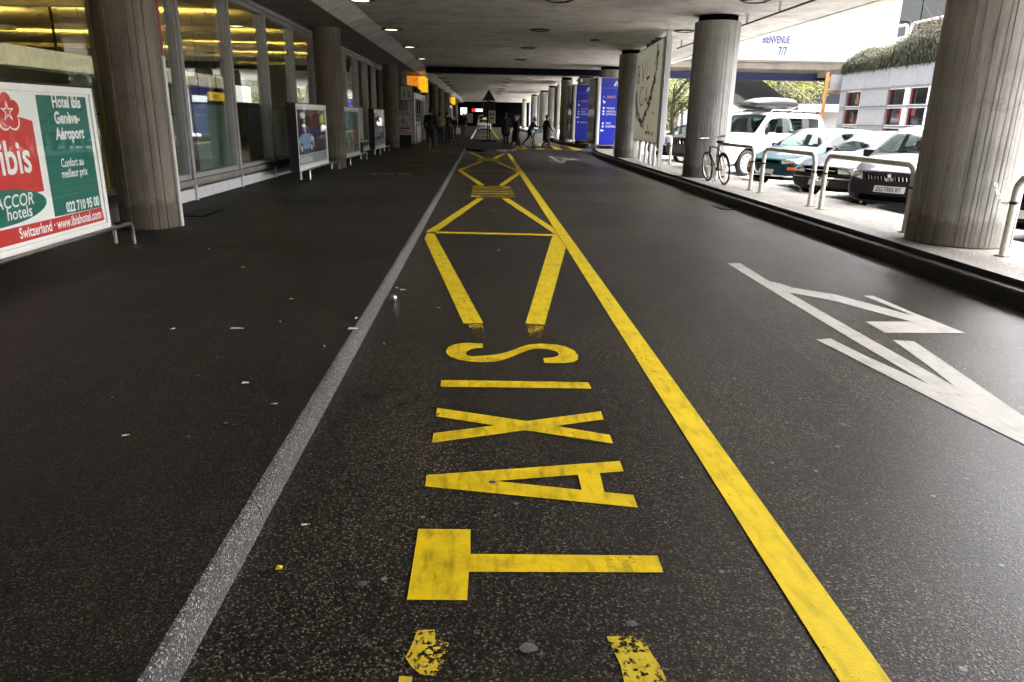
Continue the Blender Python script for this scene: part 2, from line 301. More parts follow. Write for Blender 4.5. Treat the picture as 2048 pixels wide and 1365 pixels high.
# ---------------------------------------------------------------- mesh tools
class MB:
    def __init__(s): s.v = []; s.f = []; s.m = []
    def add(s, vs, fs, mi=0):
        k = len(s.v); s.v += [tuple(v) for v in vs]; s.f += [tuple(i+k for i in f) for f in fs]; s.m += [mi]*len(fs); return s
    def box(s, a, b, mi=0):
        x0, y0, z0 = a; x1, y1, z1 = b
        return s.add([(x0,y0,z0),(x1,y0,z0),(x1,y1,z0),(x0,y1,z0),(x0,y0,z1),(x1,y0,z1),(x1,y1,z1),(x0,y1,z1)],
                     [(0,3,2,1),(4,5,6,7),(0,1,5,4),(1,2,6,5),(2,3,7,6),(3,0,4,7)], mi)
    def bbox(s, a, b, bev=.02, mi=0):
        # box with chamfered edges
        bm = bmesh.new(); bmesh.ops.create_cube(bm, size=1)
        for v in bm.verts: v.co = Vector([(a[i]+b[i])/2 + v.co[i]*(b[i]-a[i]) for i in range(3)])
        bmesh.ops.bevel(bm, geom=bm.edges[:], offset=bev, segments=2, affect='EDGES', profile=.6)
        bm.verts.index_update(); s.add([v.co for v in bm.verts], [[v.index for v in f.verts] for f in bm.faces], mi); bm.free(); return s
    def quad(s, p, mi=0): return s.add(p, [tuple(range(len(p)))], mi)
    def prism(s, poly, d, mi=0):
        # poly: 3D points (planar), d: extrusion vector
        n = len(poly); d = Vector(d); P = [Vector(p) for p in poly]
        fs = [tuple(range(n))[::-1], tuple(range(n, 2*n))] + [(i, (i+1) % n, n+(i+1) % n, n+i) for i in range(n)]
        return s.add(P + [p+d for p in P], fs, mi)
    def tube(s, pts, r, n=8, mi=0, cap=True):
        pts = [Vector(p) for p in pts]; rs = r if isinstance(r, (list, tuple)) else [r]*len(pts)
        rings = []; prev = None
        for i, p in enumerate(pts):
            d = (pts[min(i+1, len(pts)-1)] - pts[max(i-1, 0)]).normalized()
            if prev is None:
                a = Vector((0, 0, 1)) if abs(d.z) < .9 else Vector((1, 0, 0)); u = d.cross(a).normalized()
            else:
                u = (prev - d*prev.dot(d)).normalized()
            prev = u; v = d.cross(u)
            rings.append([p + (u*math.cos(2*math.pi*k/n) + v*math.sin(2*math.pi*k/n))*rs[i] for k in range(n)])
        vs = [q for rg in rings for q in rg]; fs = []
        for i in range(len(pts)-1):
            for k in range(n): fs.append((i*n+k, i*n+(k+1) % n, (i+1)*n+(k+1) % n, (i+1)*n+k))
        if cap: fs += [tuple(range(n))[::-1], tuple(range((len(pts)-1)*n, len(pts)*n))]
        return s.add(vs, fs, mi)
    def cyl(s, p0, p1, r, n=16, mi=0): return s.tube([p0, p1], r, n, mi)
    def torus(s, c, R_, r, axis='y', n=28, k=8, mi=0):
        vs = []; fs = []
        for i in range(n):
            a = 2*math.pi*i/n
            for j in range(k):
                b = 2*math.pi*j/k; q = (R_ + r*math.cos(b)); h = r*math.sin(b)
                p = {'y': (q*math.cos(a), h, q*math.sin(a)), 'z': (q*math.cos(a), q*math.sin(a), h), 'x': (h, q*math.cos(a), q*math.sin(a))}[axis]
                vs.append((c[0]+p[0], c[1]+p[1], c[2]+p[2]))
        for i in range(n):
            for j in range(k): fs.append((i*k+j, i*k+(j+1) % k, ((i+1) % n)*k+(j+1) % k, ((i+1) % n)*k+j))
        return s.add(vs, fs, mi)
    def ball(s, c, r, n=12, k=8, mi=0):
        r = r if isinstance(r, (tuple, list)) else (r, r, r); vs = []; fs = []
        for j in range(1, k):
            t = math.pi*j/k
            for i in range(n):
                a = 2*math.pi*i/n; vs.append((c[0]+r[0]*math.sin(t)*math.cos(a), c[1]+r[1]*math.sin(t)*math.sin(a), c[2]+r[2]*math.cos(t)))
        vs += [(c[0], c[1], c[2]+r[2]), (c[0], c[1], c[2]-r[2])]; T = len(vs)-2
        for j in range(k-2):
            for i in range(n): fs.append((j*n+i, (j+1)*n+i, (j+1)*n+(i+1) % n, j*n+(i+1) % n))
        for i in range(n): fs.append((T, i, (i+1) % n)); fs.append((T+1, (k-2)*n+(i+1) % n, (k-2)*n+i))
        return s.add(vs, fs, mi)
    def mesh(s, name='mesh', smooth=False):
        me = bpy.data.meshes.new(name); me.from_pydata(s.v, [], s.f); 
        if any(s.m): me.polygons.foreach_set('material_index', s.m)
        me.validate(); me.update()
        if smooth: shade(me, smooth)
        return me
    def build(s, name, mats, parent=None, loc=(0,0,0), smooth=False, rz=0):
        me = s.mesh(name, smooth); return link(name, me, mats, parent, loc, rz)
def shade(me, ang=True):
    me.polygons.foreach_set('use_smooth', [True]*len(me.polygons))
    if ang is not True and ang: me.set_sharp_from_angle(angle=R(ang))
def link(name, me, mats, parent=None, loc=(0,0,0), rz=0):
    o = bpy.data.objects.new(name, me); col.objects.link(o)
    if mats is not None and not me.materials:
        for m in (mats if isinstance(mats, (list, tuple)) else [mats]): me.materials.append(M[m] if isinstance(m, str) else m)
    if parent: o.parent = parent
    o.location = loc; o.rotation_euler = (0, 0, rz); return o
def tag(o, label=None, cat=None, group=None, kind=None):
    if label: o['label'] = label
    if cat: o['category'] = cat
    if group: o['group'] = group
    if kind: o['kind'] = kind
    return o
def thing(name, label, cat, loc=(0,0,0), rz=0, group=None):
    o = bpy.data.objects.new(name, None); col.objects.link(o); o.location = loc; o.rotation_euler = (0, 0, rz); o.empty_display_size = .2
    return tag(o, label, cat, group)
def struct(name, mb, mats, label=None, parent=None, loc=(0,0,0), smooth=False):
    o = mb.build(name, mats, parent, loc, smooth)
    if not parent: o['kind'] = 'structure'
    if label: o['label'] = label
    return o
def copy_tree(o, parent=None):
    c = o.copy(); col.objects.link(c); c.parent = parent
    for ch in list(o.children): copy_tree(ch, c)
    return c
_tx = {}
def text_mesh(s, size, align='LEFT', bold=0, xs=1.0, shear=0):
    cu = bpy.data.curves.new('lettering', 'FONT'); cu.body = s; cu.size = size; cu.align_x = align; cu.offset = bold*size; cu.shear = shear; cu.resolution_u = 3
    ob = bpy.data.objects.new('lettering_tmp', cu); me = bpy.data.meshes.new_from_object(ob); bpy.data.objects.remove(ob); bpy.data.curves.remove(cu)
    if xs != 1: me.transform(Matrix.Diagonal((xs, 1, 1, 1)))
    me.name = 'lettering'; me.materials.clear(); return me
def text(s, size, m, parent, origin, ux, uy, align='LEFT', bold=0, xs=1.0, shear=0, name='lettering'):
    # flat print lettering: ux / uy are the in-plane right and up unit vectors
    me = text_mesh(s, size, align, bold, xs, shear); ux = Vector(ux); uy = Vector(uy); nz = ux.cross(uy)
    mt = Matrix((ux, uy, nz)).transposed().to_4x4(); mt.translation = Vector(origin); me.transform(mt)
    return link(name, me, m, parent)
ORD = ['first','second','third','fourth','fifth','sixth','seventh','eighth','ninth','tenth','eleventh','twelfth','thirteenth','fourteenth','fifteenth','sixteenth','seventeenth','eighteenth','nineteenth','twentieth']
def ordn(i): return ORD[i]
def rough_box(a, b, seed, jit=.003):
    r = random.Random(seed); mb = MB().box(a, b); mb.v = [tuple(c + r.uniform(-jit, jit) for c in v) for v in mb.v]; return mb
# ================================================================ THE SETTING
PZ, QZ = .12, .23      # left pavement and right pavement heights
ground = struct('ground', MB().quad([(-400,-400,-.06),(400,-400,-.06),(400,500,-.06),(-400,500,-.06)]), 'parking', 'pale ground reaching to the horizon')
road = struct('road', MB().quad([(-.95,-70,0),(7.2,-70,0),(7.2,140,0),(-.95,140,0)]), 'asphalt', 'dark speckled asphalt road under the deck')
parking = struct('parking_lot', MB().quad([(6.6,-70,.05),(60,-70,.05),(60,140,.05),(6.6,140,.05)]), 'parking', 'bright parking ground beside the covered road')

# --- painted markings (parts of the road)
def marking(name, pts, m, z=.004):
    bm = bmesh.new(); vs = [bm.verts.new((x, y, z)) for x, y in pts]; f = bm.faces.new(vs)
    bm.normal_update()
    if f.normal.z < 0: f.normal_flip()
    bmesh.ops.triangulate(bm, faces=[f]); me = bpy.data.meshes.new(name); bm.to_mesh(me); bm.free()
    return link(name, me, m, road)
G = {
'S': [[.005,5.065],[.005,4.96],[-.044,4.955],[-.086,4.92],[-.111,4.873],[-.117,4.82],[-.102,4.781],[-.063,4.768],[-.001,4.779],[.081,4.8],[.144,4.84],[.209,4.901],[.276,4.982],[.344,5.046],[.433,5.07],[.54,5.053],[.611,5.001],[.664,4.909],[.678,4.799],[.662,4.702],[.623,4.652],[.56,4.632],[.48,4.628],[.425,4.634],[.425,4.731],[.491,4.751],[.533,4.784],[.546,4.83],[.535,4.883],[.496,4.923],[.445,4.95],[.381,4.952],[.337,4.92],[.247,4.812],[.182,4.733],[.13,4.679],[.079,4.651],[-.001,4.643],[-.091,4.658],[-.162,4.694],[-.22,4.753],[-.251,4.827],[-.259,4.894],[-.246,4.973],[-.206,5.037],[-.153,5.073],[-.088,5.078]],
'I': [[-.258,4.292],[.675,4.258],[.678,4.147],[-.256,4.173]],
'X1': [[-.257,3.833],[.251,3.645],[.678,3.465],[.677,3.36],[.237,3.524],[-.256,3.712]],
'X2': [[-.254,3.485],[.251,3.645],[.68,3.785],[.678,3.67],[.237,3.524],[-.254,3.369]],
'A': [[-.256,3.022],[.677,3.163],[.675,3.056],[.558,3.038],[.551,2.857],[.676,2.83],[.675,2.723],[-.254,2.915]],
'T': [[-.254,2.563],[-.044,2.557],[-.041,2.386],[.677,2.366],[.674,2.26],[-.045,2.273],[-.047,2.11],[-.255,2.116]]}
def letter_A(fy):
    # the A has an opening between its legs
    o = [[-.256,3.022],[.677,3.163],[.675,3.056],[.558,3.038],[.551,2.857],[.676,2.83],[.675,2.723],[-.254,2.915]]
    h = [[.066,2.963],[.453,3.023],[.452,2.877]]
    a = [o[0],o[1],o[2],o[3],h[1],h[0]]; b = [o[0],h[0],h[2],o[4],o[5],o[6],o[7]]; c = [h[1],o[3],o[4],h[2]]
    vs = [(x, fy(y), .004) for x, y in o+h]; idx = {tuple(p): i for i, p in enumerate(o+h)}
    me = MB().add(vs, [[idx[tuple(p)] for p in q][::-1] for q in (a, b, c)]).mesh('letter_a'); return link('marking_letter', me, 'yellow_paint', road)
for k, fy in enumerate((lambda y: y, lambda y: 15.27+(y-2.11)*.85, lambda y: 27.95+(y-2.11)*.84)):
    for q in ('T', 'X1', 'X2', 'I', 'S'):
        o = marking('marking_letter', [(x, fy(y)) for x, y in G[q]], 'yellow_paint', .0046 if q == 'X2' else .004)
        o['label'] = 'yellow letter %s of the word TAXIS painted on the lane' % q[0]
    letter_A(fy)['label'] = 'yellow letter A of the word TAXIS painted on the lane'
line = lambda pts, m='yellow_paint_clean', n='marking_line', z=.004: marking(n, pts, m, z)
line([(1.075,-6),(1.232,-6),(1.236,34.6),(1.09,34.6)])
line([(-.799,9.833),(-.79,10.28),(-.695,10.28),(.007,5.614),(-.153,5.605)])
line([(1.073,9.5),(1.073,10.25),(.504,5.586),(.35,5.617)][::1] if False else [(1.0,10.28),(1.073,10.28),(1.073,9.2),(.504,5.586),(.35,5.617)])
line([(-.70,10.47),(1.073,10.33),(1.073,10.19),(-.66,10.30)], z=.0046)
line([(-.116,15.03),(.023,15.05),(-.66,10.5),(-.83,10.38)])
line([(.383,15.04),(.535,15.06),(1.073,11.0),(1.073,10.35),(1.04,10.35)])
line([(-.82,23.1),(-.67,23.1),(.036,18.08),(-.11,18.06)])
line([(1.073,22.85),(1.073,21.7),(.505,17.97),(.379,18.04)])
line([(-.64,23.06),(1.073,22.96),(1.073,22.82),(-.63,22.9)], z=.0046)
line([(-.25,27.9),(.037,27.8),(-.67,23.15),(-.83,23.15)][::1] if False else [(-.15,27.85),(.0,27.85),(-.68,23.15),(-.83,23.15)])
line([(.44,27.7),(.585,27.7),(1.073,23.9),(1.073,23.0),(1.06,23.0)])
line([(-.696,35.1),(-.549,35.15),(.06,30.5),(-.08,30.5)]); line([(1.04,34.5),(.9,34.6),(.42,30.6),(.56,30.6)])
line([(-.6,35.0),(1.085,34.75),(1.085,34.62),(-.6,34.85)], 'yellow_paint', z=.0052)
line([(-.206,1.962),(-.15,1.961),(-.145,1.92),(-.101,1.898),(-.107,1.816),(-.137,1.759),(-.179,1.766),(-.21,1.798),(-.231,1.838),(-.219,1.886)], 'yellow_paint_worn', 'worn_marking')
line([(-.241,1.76),(-.202,1.756),(-.21,1.5),(-.25,1.5)], 'yellow_paint_worn', 'worn_marking')
line([(.407,1.922),(.524,1.92),(.536,1.838),(.552,1.778),(.57,1.4),(.42,1.4),(.429,1.793)], 'yellow_paint_worn', 'worn_marking')
line([(.36,5.6),(.5,5.58),(.45,5.2),(.36,5.25)], 'yellow_paint_traces', 'worn_marking', .0034)
line([(-.12,5.58),(.0,5.58),(.03,5.2),(-.05,5.22)], 'yellow_paint_traces', 'worn_marking', .0034)
AR = [(2.883,8.274),(3.048,8.283),(3.015,7.3),(3.09,7.19),(3.148,6.996),(3.449,6.731),(3.6,6.38),(3.782,5.93),(3.711,6.685),(3.806,6.688),(3.84,6.02),(3.901,5.414),(3.234,5.409),(3.241,5.743),(3.645,5.753),(3.471,6.128),(3.318,6.45),(3.166,6.64),(3.012,6.79),(3.018,5.38),(3.025,4.746),(3.03,4.404),(3.033,4.209),(3.10,4.6),(3.184,5.212),(3.335,5.18),(3.256,4.576),(3.132,3.725),(2.98,2.63),(2.795,3.7),(2.71,4.3),(2.635,4.863),(2.576,5.209),(2.707,5.247),(2.771,4.788),(2.837,4.468),(2.885,4.226),(2.868,5.197),(2.872,6.972)]
o = line(AR, 'white_paint', 'marking_arrow'); o['label'] = 'white road arrow pointing ahead and to the side'
o = line([(x, 24.6+y*.985) for x, y in AR], 'white_paint', 'marking_arrow')
for x in (1.0, 1.93, 2.86, 3.82, 4.85): line([(x,46.2),(x+.46,46.2),(x+.5,39.7),(x+.04,39.7)], 'yellow_paint_clean', 'crossing_stripe')
line([(1.3,33.9),(2.2,33.7),(2.2,33.62),(1.3,33.82)], 'white_paint')
for a, b in ((54,60.5),(67,73)): 
    line([(-.6,b),(-.45,b),(.7,a),(.55,a)]); line([(.55,b),(.7,b),(-.45,a),(-.6,a)], z=.0046)
line([(1.08,54),(1.23,54),(1.23,110),(1.08,110)])

# --- left pavement with kerb stones, island
pav = struct('pavement_left', MB().box((-30,-70,-.05),(-.932,140,PZ)), 'pavement_asphalt', 'dark asphalt pavement along the terminal')
def kerb_stone(x0, y0, y1, seed, par, m='granite'):
    r = random.Random(seed); j = lambda: r.uniform(-.002, .002); prof = [(0,-.03),(-.001,.03),(-.006,.07),(-.016,.097),(-.028,.112),(-.04,.119),(-.048,.1205),(-.048,-.03)]
    a = [(x0+x+j(), y0+.004, z) for x, z in prof]; d = (0, y1-y0-.008, 0)
    return MB().prism(a, d).build('kerb_stone', m, par, smooth=40)
y = -3.4; k = 0
while y < 37:
    kerb_stone(-.885, y, y+2.0, k, pav); y += 2.0; k += 1
# island at the end of the lane
isl = [(-1.06,38.2),(-.885,37.4),(-.55,36.4),(0,35.85),(.7,35.8),(1.3,36.4),(1.66,38.2),(1.66,51.0),(1.2,52.6),(-.885,53.4),(-1.06,53.4)]
island = struct('pavement_island', MB().prism([(x,y,-.03) for x,y in isl[::-1]][::-1], (0,0,.14)), 'pavement_asphalt', 'paved island closing the painted lane')
def ring_kerb(pts, z0, z1, w_, m, par, name='kerb_stone'):
    for i in range(len(pts)-1):
        a, b = Vector((*pts[i], 0)), Vector((*pts[i+1], 0)); d = (b-a).normalized(); n = Vector((-d.y, d.x, 0)); e = d*.004
        MB().prism([(a+e).to_tuple()[:2]+(z0,), (b-e).to_tuple()[:2]+(z0,), (b-e+n*w_).to_tuple()[:2]+(z0,), (a+e+n*w_).to_tuple()[:2]+(z0,)], (0,0,z1-z0)).build(name, m, par)
ring_kerb([(-.885,37.3),(-.55,36.3),(0,35.7),(.7,35.65),(1.38,36.2),(1.75,38.2),(1.75,44.0)], -.02, .125, .14, 'granite', island)
kerb2 = [(-.885,54,62),(-.885,62.02,72),(-.885,72.02,84),(-.885,84.02,100)]
for x0, a, b in kerb2: kerb_stone(x0, a, b, 90, pav, 'print_white')
# traces of old yellow paint on the pavement
for i, (x, y) in enumerate(((-2.9,19.6),(-2.66,19.75),(-2.45,19.6),(-2.2,19.75),(-2.0,19.6))):
    o = marking('worn_marking', [(x-.08,y-.1),(x+.09,y-.06),(x+.06,y+.12),(x-.06,y+.1)], 'yellow_paint', PZ+.004); o.parent = pav
o = marking('worn_marking', [(-2.3,33.0),(-1.9,33.0),(-1.9,33.5),(-2.3,33.5)], 'yellow_paint', PZ+.004); o.parent = pav

# --- right pavement: kerb, recessed strip, upper slab
def right_slab(poly, kerbline, name, label):
    mb = MB().prism([(x,y,-.03) for x,y in poly], (0,0,QZ+.03)); mb.m = [0, 0]+[1]*len(poly); up = struct(name, mb, ['pavement_grey','kerb_dark'], label)  # slab sides take the near-black tone in place of their shade
    for i in range(len(kerbline)-1):
        (xa, ya), (xb, yb) = kerbline[i], kerbline[i+1]; n = max(1, int(abs(yb-ya)/2.5)); 
        for k in range(n):
            t0, t1 = k/n, (k+1)/n; a = Vector((xa+(xb-xa)*t0, ya+(yb-ya)*t0, 0)); b = Vector((xa+(xb-xa)*t1, ya+(yb-ya)*t1, 0)); d = (b-a).normalized(); nn = Vector((d.y, -d.x, 0))
            a += d*.003; b -= d*.003; h = .168+random.uniform(-.003,.003)
            sec = [(0,-.03),(0,h-.02),(.015,h),(.12,h+.002),(.12,-.03)]
            MB().prism([tuple(a+nn*x+Vector((0,0,z))) for x, z in sec], tuple(b-a)).build('kerb_stone', 'kerb_dark', up)
    return up
right_slab([(5.03,-40),(6.72,-40),(6.72,39.3),(5.95,39.3),(5.6,37.2),(5.25,34.6),(5.03,31.5)], [(4.9,-6),(4.9,31.5),(5.12,34.6),(5.48,37.3),(5.82,39.3)], 'pavement_right', 'pale pavement with hoop rails and round columns')
right_slab([(5.03,49),(5.3,46),(5.7,43.4),(6.0,42.6),(6.9,42.6),(6.9,130),(5.03,130)], [(5.9,42.6),(5.58,43.4),(5.18,46),(4.9,49),(4.9,130)], 'pavement_right_far', 'pale far pavement beyond the yellow crossing')

# --- deck: ceiling slab with cast panels, sloped beam, left soffit
CZ = 4.07
ceiling = struct('ceiling', MB().box((-3.05,-70,CZ+.016),(8.2,140,CZ+.75)), 'concrete_ceiling', 'concrete underside of the road deck')
xs = [-3.04,-.57,1.63,3.85,6.0,8.19]
y = -13.0
while y < 130:
    for i in range(5):
        if y < 39.4 < y+2.8 : pass
        MB().box((xs[i]+.005, y+.005, CZ+random.uniform(0,.004)), (xs[i+1]-.005, y+2.795, CZ+.0155)).build('ceiling_panel', 'concrete_ceiling', ceiling)
    y += 2.8
edge = struct('deck_edge', MB().box((8.2,-70,CZ-.02),(8.5,39.7,CZ+1.3)), 'concrete_beam', 'pale concrete edge beam of the deck', ceiling)
y = -13.0; k = 0
beam = struct('sloped_beam', MB().prism([(-3.62,-70,3.885),(-3.05,-70,CZ+.03),(-3.05,-70,CZ+.5),(-3.62,-70,CZ+.5)], (0,210,0)), 'concrete_beam', 'pale sloped concrete beam face')
while y < 120:
    MB().prism([(-3.622,y+.01,3.87),(-3.042,y+.01,CZ+.0),(-3.06,y+.01,CZ+.04),(-3.63,y+.01,3.91)], (0,2.78,0)).build('beam_panel', 'concrete_beam', beam); y += 2.8
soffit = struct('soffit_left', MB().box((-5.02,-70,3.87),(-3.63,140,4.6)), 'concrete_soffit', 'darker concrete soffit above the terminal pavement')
struct('dark_cross_beam', MB().box((-3.0,39.75,3.775),(21,40.9,CZ-.005)), 'beam_navy', 'dark navy beam crossing under the deck')
# underside pipe on hangers
pipe = thing('ceiling_pipe', 'thin dark pipe on short hangers along the deck edge', 'pipe', (6.3,0,3.85))
MB().cyl((0,9,0),(0,25,0),.022,8).build('pipe', 'black_metal', pipe)
for y in (10.5,12.5,14.5,16.5,18.5,20.5,22.5,24.5): MB().box((-.02,y-.03,0),(.02,y+.03,.22)).build('hanger', 'frame_grey', pipe)

# --- columns
def column_mesh(r, h, boards, seed, cap=True):
    rr = random.Random(seed); mb = MB(); pts = []; jt = [rr.uniform(-.3,.3)*2*math.pi/boards for _ in range(boards)]; jt.append(jt[0])
    for i in range(boards):
        a0 = 2*math.pi*i/boards; a1 = 2*math.pi*(i+1)/boards; a0 += jt[i]; a1 += jt[i+1]; off = rr.uniform(-.007,.007)
        g = .004/r
        pts += [(a0, r-.007), (a0+g, r+off), ((a0+a1)/2, r+off+.001), (a1-g, r+off)]
    n = len(pts); zs = [0, .02, h*.33, h*.66, h-.02, h]; rows = [0 if k else .0 for k in zs]
    vs = []
    for j, z in enumerate(zs):
        q = -.012 if j in (0, len(zs)-1) else 0
        vs += [((p+q)*math.cos(a), (p+q)*math.sin(a), z) for a, p in pts]
    fs = [(j*n+i, j*n+(i+1)%n, (j+1)*n+(i+1)%n, (j+1)*n+i) for j in range(len(zs)-1) for i in range(n)] + [tuple(range((len(zs)-1)*n, len(zs)*n))]
    return mb.add(vs, fs).mesh('shaft')
def column(loc, r, h, label, m, ceil, boards=46, seed=1, group=None, neck=True):
    t = thing('concrete_column', label, 'column', loc, 0, group); link('shaft', column_mesh(r, h, boards, seed), m, t)
    if neck:
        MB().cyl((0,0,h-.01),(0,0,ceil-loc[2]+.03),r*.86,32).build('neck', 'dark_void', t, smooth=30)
        MB().cyl((0,0,ceil-loc[2]-.02),(0,0,ceil-loc[2]+.012),r*1.12,32).build('bearing_plate', 'concrete_ceiling', t, smooth=30)
    return t
GR = 'columns along the parking side'; GL = 'columns along the terminal side'
for i, (x, y, r, lb) in enumerate([(5.86,8.66,.57,'massive board-marked round column with a chain hooked to it'),(5.71,18.85,.545,'round concrete column with the bicycle leaning beside it'),(5.55,28.35,.52,'round concrete column just behind the necklace billboard'),(6.15,37.2,.5,'column rising out of the nearer blue sign pylon'),(6.05,44.9,.5,'column with an eye-like round fitting above the farther blue pylon'),(5.2,47.6,.36,'dark slim column beyond the crossing at the kerb corner'),(5.5,60,.4,'far round column beside the small far poster panel'),(5.64,70,.45,'far pale column lit from the parking side'),(5.51,82,.36,'far slim column in front of the small far blue pylon'),(5.65,105,.3,'last thin column at the dark end of the deck')]):
    column((x,y,QZ), r, CZ-QZ-.16, lb, 'concrete_column', CZ, 46, i, GR)
for i, (x, y, r, lb) in enumerate([(-4.44,9.85,.365,'dark board-marked column beside the red and green hotel board'),(-4.33,21.58,.375,'brown concrete column between the car poster and the teal poster'),(-4.42,36.3,.36,'dark column just before the luggage warning sign'),(-4.5,40.6,.3,'dark column hidden behind the timetable post'),(-3.75,57,.33,'column past the steel entrance portal, nearest of the far row'),(-3.75,66,.33,'second column of the far row past the steel portal'),(-3.72,76,.33,'third column of the far row past the steel portal'),(-3.65,98,.33,'column beyond the far small orange entrance sign')]):
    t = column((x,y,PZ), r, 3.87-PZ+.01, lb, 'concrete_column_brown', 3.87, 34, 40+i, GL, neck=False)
    if i == 0:
        MB().box((.33,.06,.0),(.375,.13,2.15)).build('corner_strip', 'frame_white', t); MB().box((.33,.065,2.16),(.37,.125,3.74)).build('corner_strip', 'brick_red', t)
    if i == 1:
        MB().tube([(.28,.26,2.6),(.3,.28,1.7),(.31,.26,1.25)],.012,6).build('hanging_cable','black_metal',t); MB().ball((.31,.24,1.22),.035).build('plug','black_metal',t); MB().tube([(.31,.24,1.22),(.34,.36,1.05),(.36,.44,1.04)],.01,6).build('hanging_cable','black_metal',t)
# --- far end
struct('end_wall', MB().box((-5,128,0),(8,129,5)), 'dark_void', 'dark far end under the deck')  # near-black wall stands in for the unlit depth of the far end
struct('terminal_wall_behind', MB().box((-5.3,-70,PZ),(-5.0,-5,3.87)), 'interior_dark', 'dark wall of the terminal before the glazing')
for i, y in enumerate((-1.4,-11.5,-21.6)): column((5.86,y,QZ), .57, CZ-QZ-.16, 'round concrete column behind the camera, %s of its row' % ordn(i), 'concrete_column', CZ, 46, 70+i, GR)
# ================================================================ TERMINAL SIDE
fac = thing('glazed_facade', 'grey-framed glass front of the terminal behind the advert boards', 'facade', (-5.0,0,PZ))
Y0, ST = 12.82-2.48*7, 2.48
for k in range(18):
    y = Y0+ST*k
    big = (k == 6)
    MB().box((-.13,y-.055,.33),(.06,y+.055,3.66)).build('mullion', 'brown_post' if big else 'frame_grey', fac)
    MB().box((.02,y-.03,.02),(.07,y+.03,.3)).build('skirting_bracket', 'frame_white', fac)
    if k < 17:
        MB().box((-.07,y+.1,.46),(-.055,y+ST-.1,3.58)).build('pane', 'window_glass', fac)
        fr = MB().box((-.1,y+.057,.385),(.02,y+.1,3.66)).box((-.1,y+ST-.1,.385),(.02,y+ST-.057,3.66)).box((-.1,y+.102,.385),(.02,y+ST-.102,.46)).box((-.1,y+.102,3.58),(.02,y+ST-.102,3.66))
        fr.build('window_frame', 'frame_grey', fac)
        MB().box((-.02,y+.005,.03),(.03,y+ST-.005,.22)).build('skirting_panel', 'frame_white', fac)
        MB().box((-.12,y+.003,.29),(.1,y+ST-.003,.38)).build('sill', 'concrete_soffit', fac)
MB().box((-.14,Y0,3.665),(.075,Y0+ST*17,3.755)).build('head_rail', 'frame_grey', fac)
struct('terminal_wall', MB().box((-5.3,Y0+ST*17+.06,PZ),(-5.0,140,3.87)), 'interior_dark', 'dark wall of the terminal past the glazing')
# --- hall behind the glass
struct('hall_floor', MB().box((-22,-14,.0),(-5.14,40,PZ+.25)), 'interior_floor', 'floor of the terminal hall')
struct('hall_wall', MB().box((-22.3,-14,PZ),(-22,40,4.4)).box((-22,39.7,PZ),(-5.3,40,4.4)).box((-22,-14.3,PZ),(-5.3,-14,4.4)), 'interior_cream', 'cream walls of the terminal hall')
hc = struct('hall_ceiling', MB().box((-22,-14,4.2),(-5.03,40,4.4)), 'interior_dark', 'slatted metal ceiling of the terminal hall')
sl = MB(); y = -6.0
while y < 38: sl.prism([(-21.9,y,4.0),(-21.9,y+.05,3.93),(-21.9,y+.1,4.0)], (16.6,0,0)); y += .16
o = sl.build('ceiling_slats', 'interior_slat', hc); o['kind'] = 'stuff'
for i, (x, y) in enumerate([(-8.2,v) for v in (3.5,7.5,11.2,15,19,23,27,31)]+[(-13.5,v) for v in (4.5,9.5,14.5,19.5,24.5,29.5)]):
    t = thing('tube_light', 'lit warm tube light under the hall ceiling, %s from the camera in the %s row' % (ordn(i if i < 8 else i-8), 'nearer' if i < 8 else 'farther'), 'light', (x,y,3.5), 0, 'tube lights in the hall')
    MB().box((-2,-.1,-.06),(2,.1,-.045)).box((-2,-.1,-.044),(2,-.088,.05)).box((-2,.088,-.044),(2,.1,.05)).box((-2.01,-.1,-.06),(-1.999,.1,.05)).box((1.999,-.1,-.06),(2.01,.1,.05)).build('trough', 'interior_cream', t); MB().cyl((-1.95,0,0),(1.95,0,0),.035,8).build('tube', 'lamp_tube', t)
    for s in (-1.5,1.5): MB().cyl((s,.06,.0),(s,.06,.7),.012,6).build('rod', 'black_metal', t)
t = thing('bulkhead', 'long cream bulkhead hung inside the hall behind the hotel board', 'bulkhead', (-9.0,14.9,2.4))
MB().box((-.35,0,.0),(0,12,.37)).build('fascia_box', 'bulkhead_glow', t); MB().box((-.36,-.02,-.06),(.02,12,-.005)).build('lower_trim', 'frame_grey', t); MB().cyl((-.15,2,.37),(-.15,2,1.55),.03,8).build('hanger', 'black_metal', t); MB().cyl((-.15,7,.37),(-.15,7,1.55),.03,8).build('hanger', 'black_metal', t)
t = thing('wall_cabinet', 'dark blue locker standing in the hall just above the hotel board', 'locker', (-7.6,11.2,.37))
MB().bbox((-.4,-.5,0),(.4,.5,1.95),.04).build('cabinet_body', 'interior_blue', t); MB().box((.401,-.02,.1),(.41,.02,1.85)).build('door_gap', 'black_metal', t)
for i, (y0, y1, zt, lb) in enumerate([(14.15,15.75,1.62,'frosted green-grey screen behind the first wide pane'),(17.3,18.9,1.6,'frosted green-grey screen behind the second wide pane'),(19.6,21.2,1.6,'frosted green-grey screen behind the car poster'),(11.6,12.6,1.6,'frosted screen in the narrow gap beside the dark column')]):
    t = thing('frosted_screen', lb, 'screen', (-5.36,y0,.37), 0, 'frosted screens behind the glazing'); MB().box((-.02,0,.02),(.02,y1-y0,zt-.25)).build('glass_sheet', 'frosted_panel', t); MB().box((-.03,0,zt-.25),(.03,y1-y0,zt-.22)).build('top_rail', 'interior_blue', t)
t = thing('check_in_machine', 'pale slim kiosk with a small dark display behind the second pane', 'kiosk', (-5.75,16.9,.37)); MB().bbox((-.25,-.25,0),(.25,.25,1.32),.03).build('kiosk_body', 'interior_cream', t); MB().box((.251,-.12,1.08),(.26,.12,1.24)).build('display', 'print_black', t)
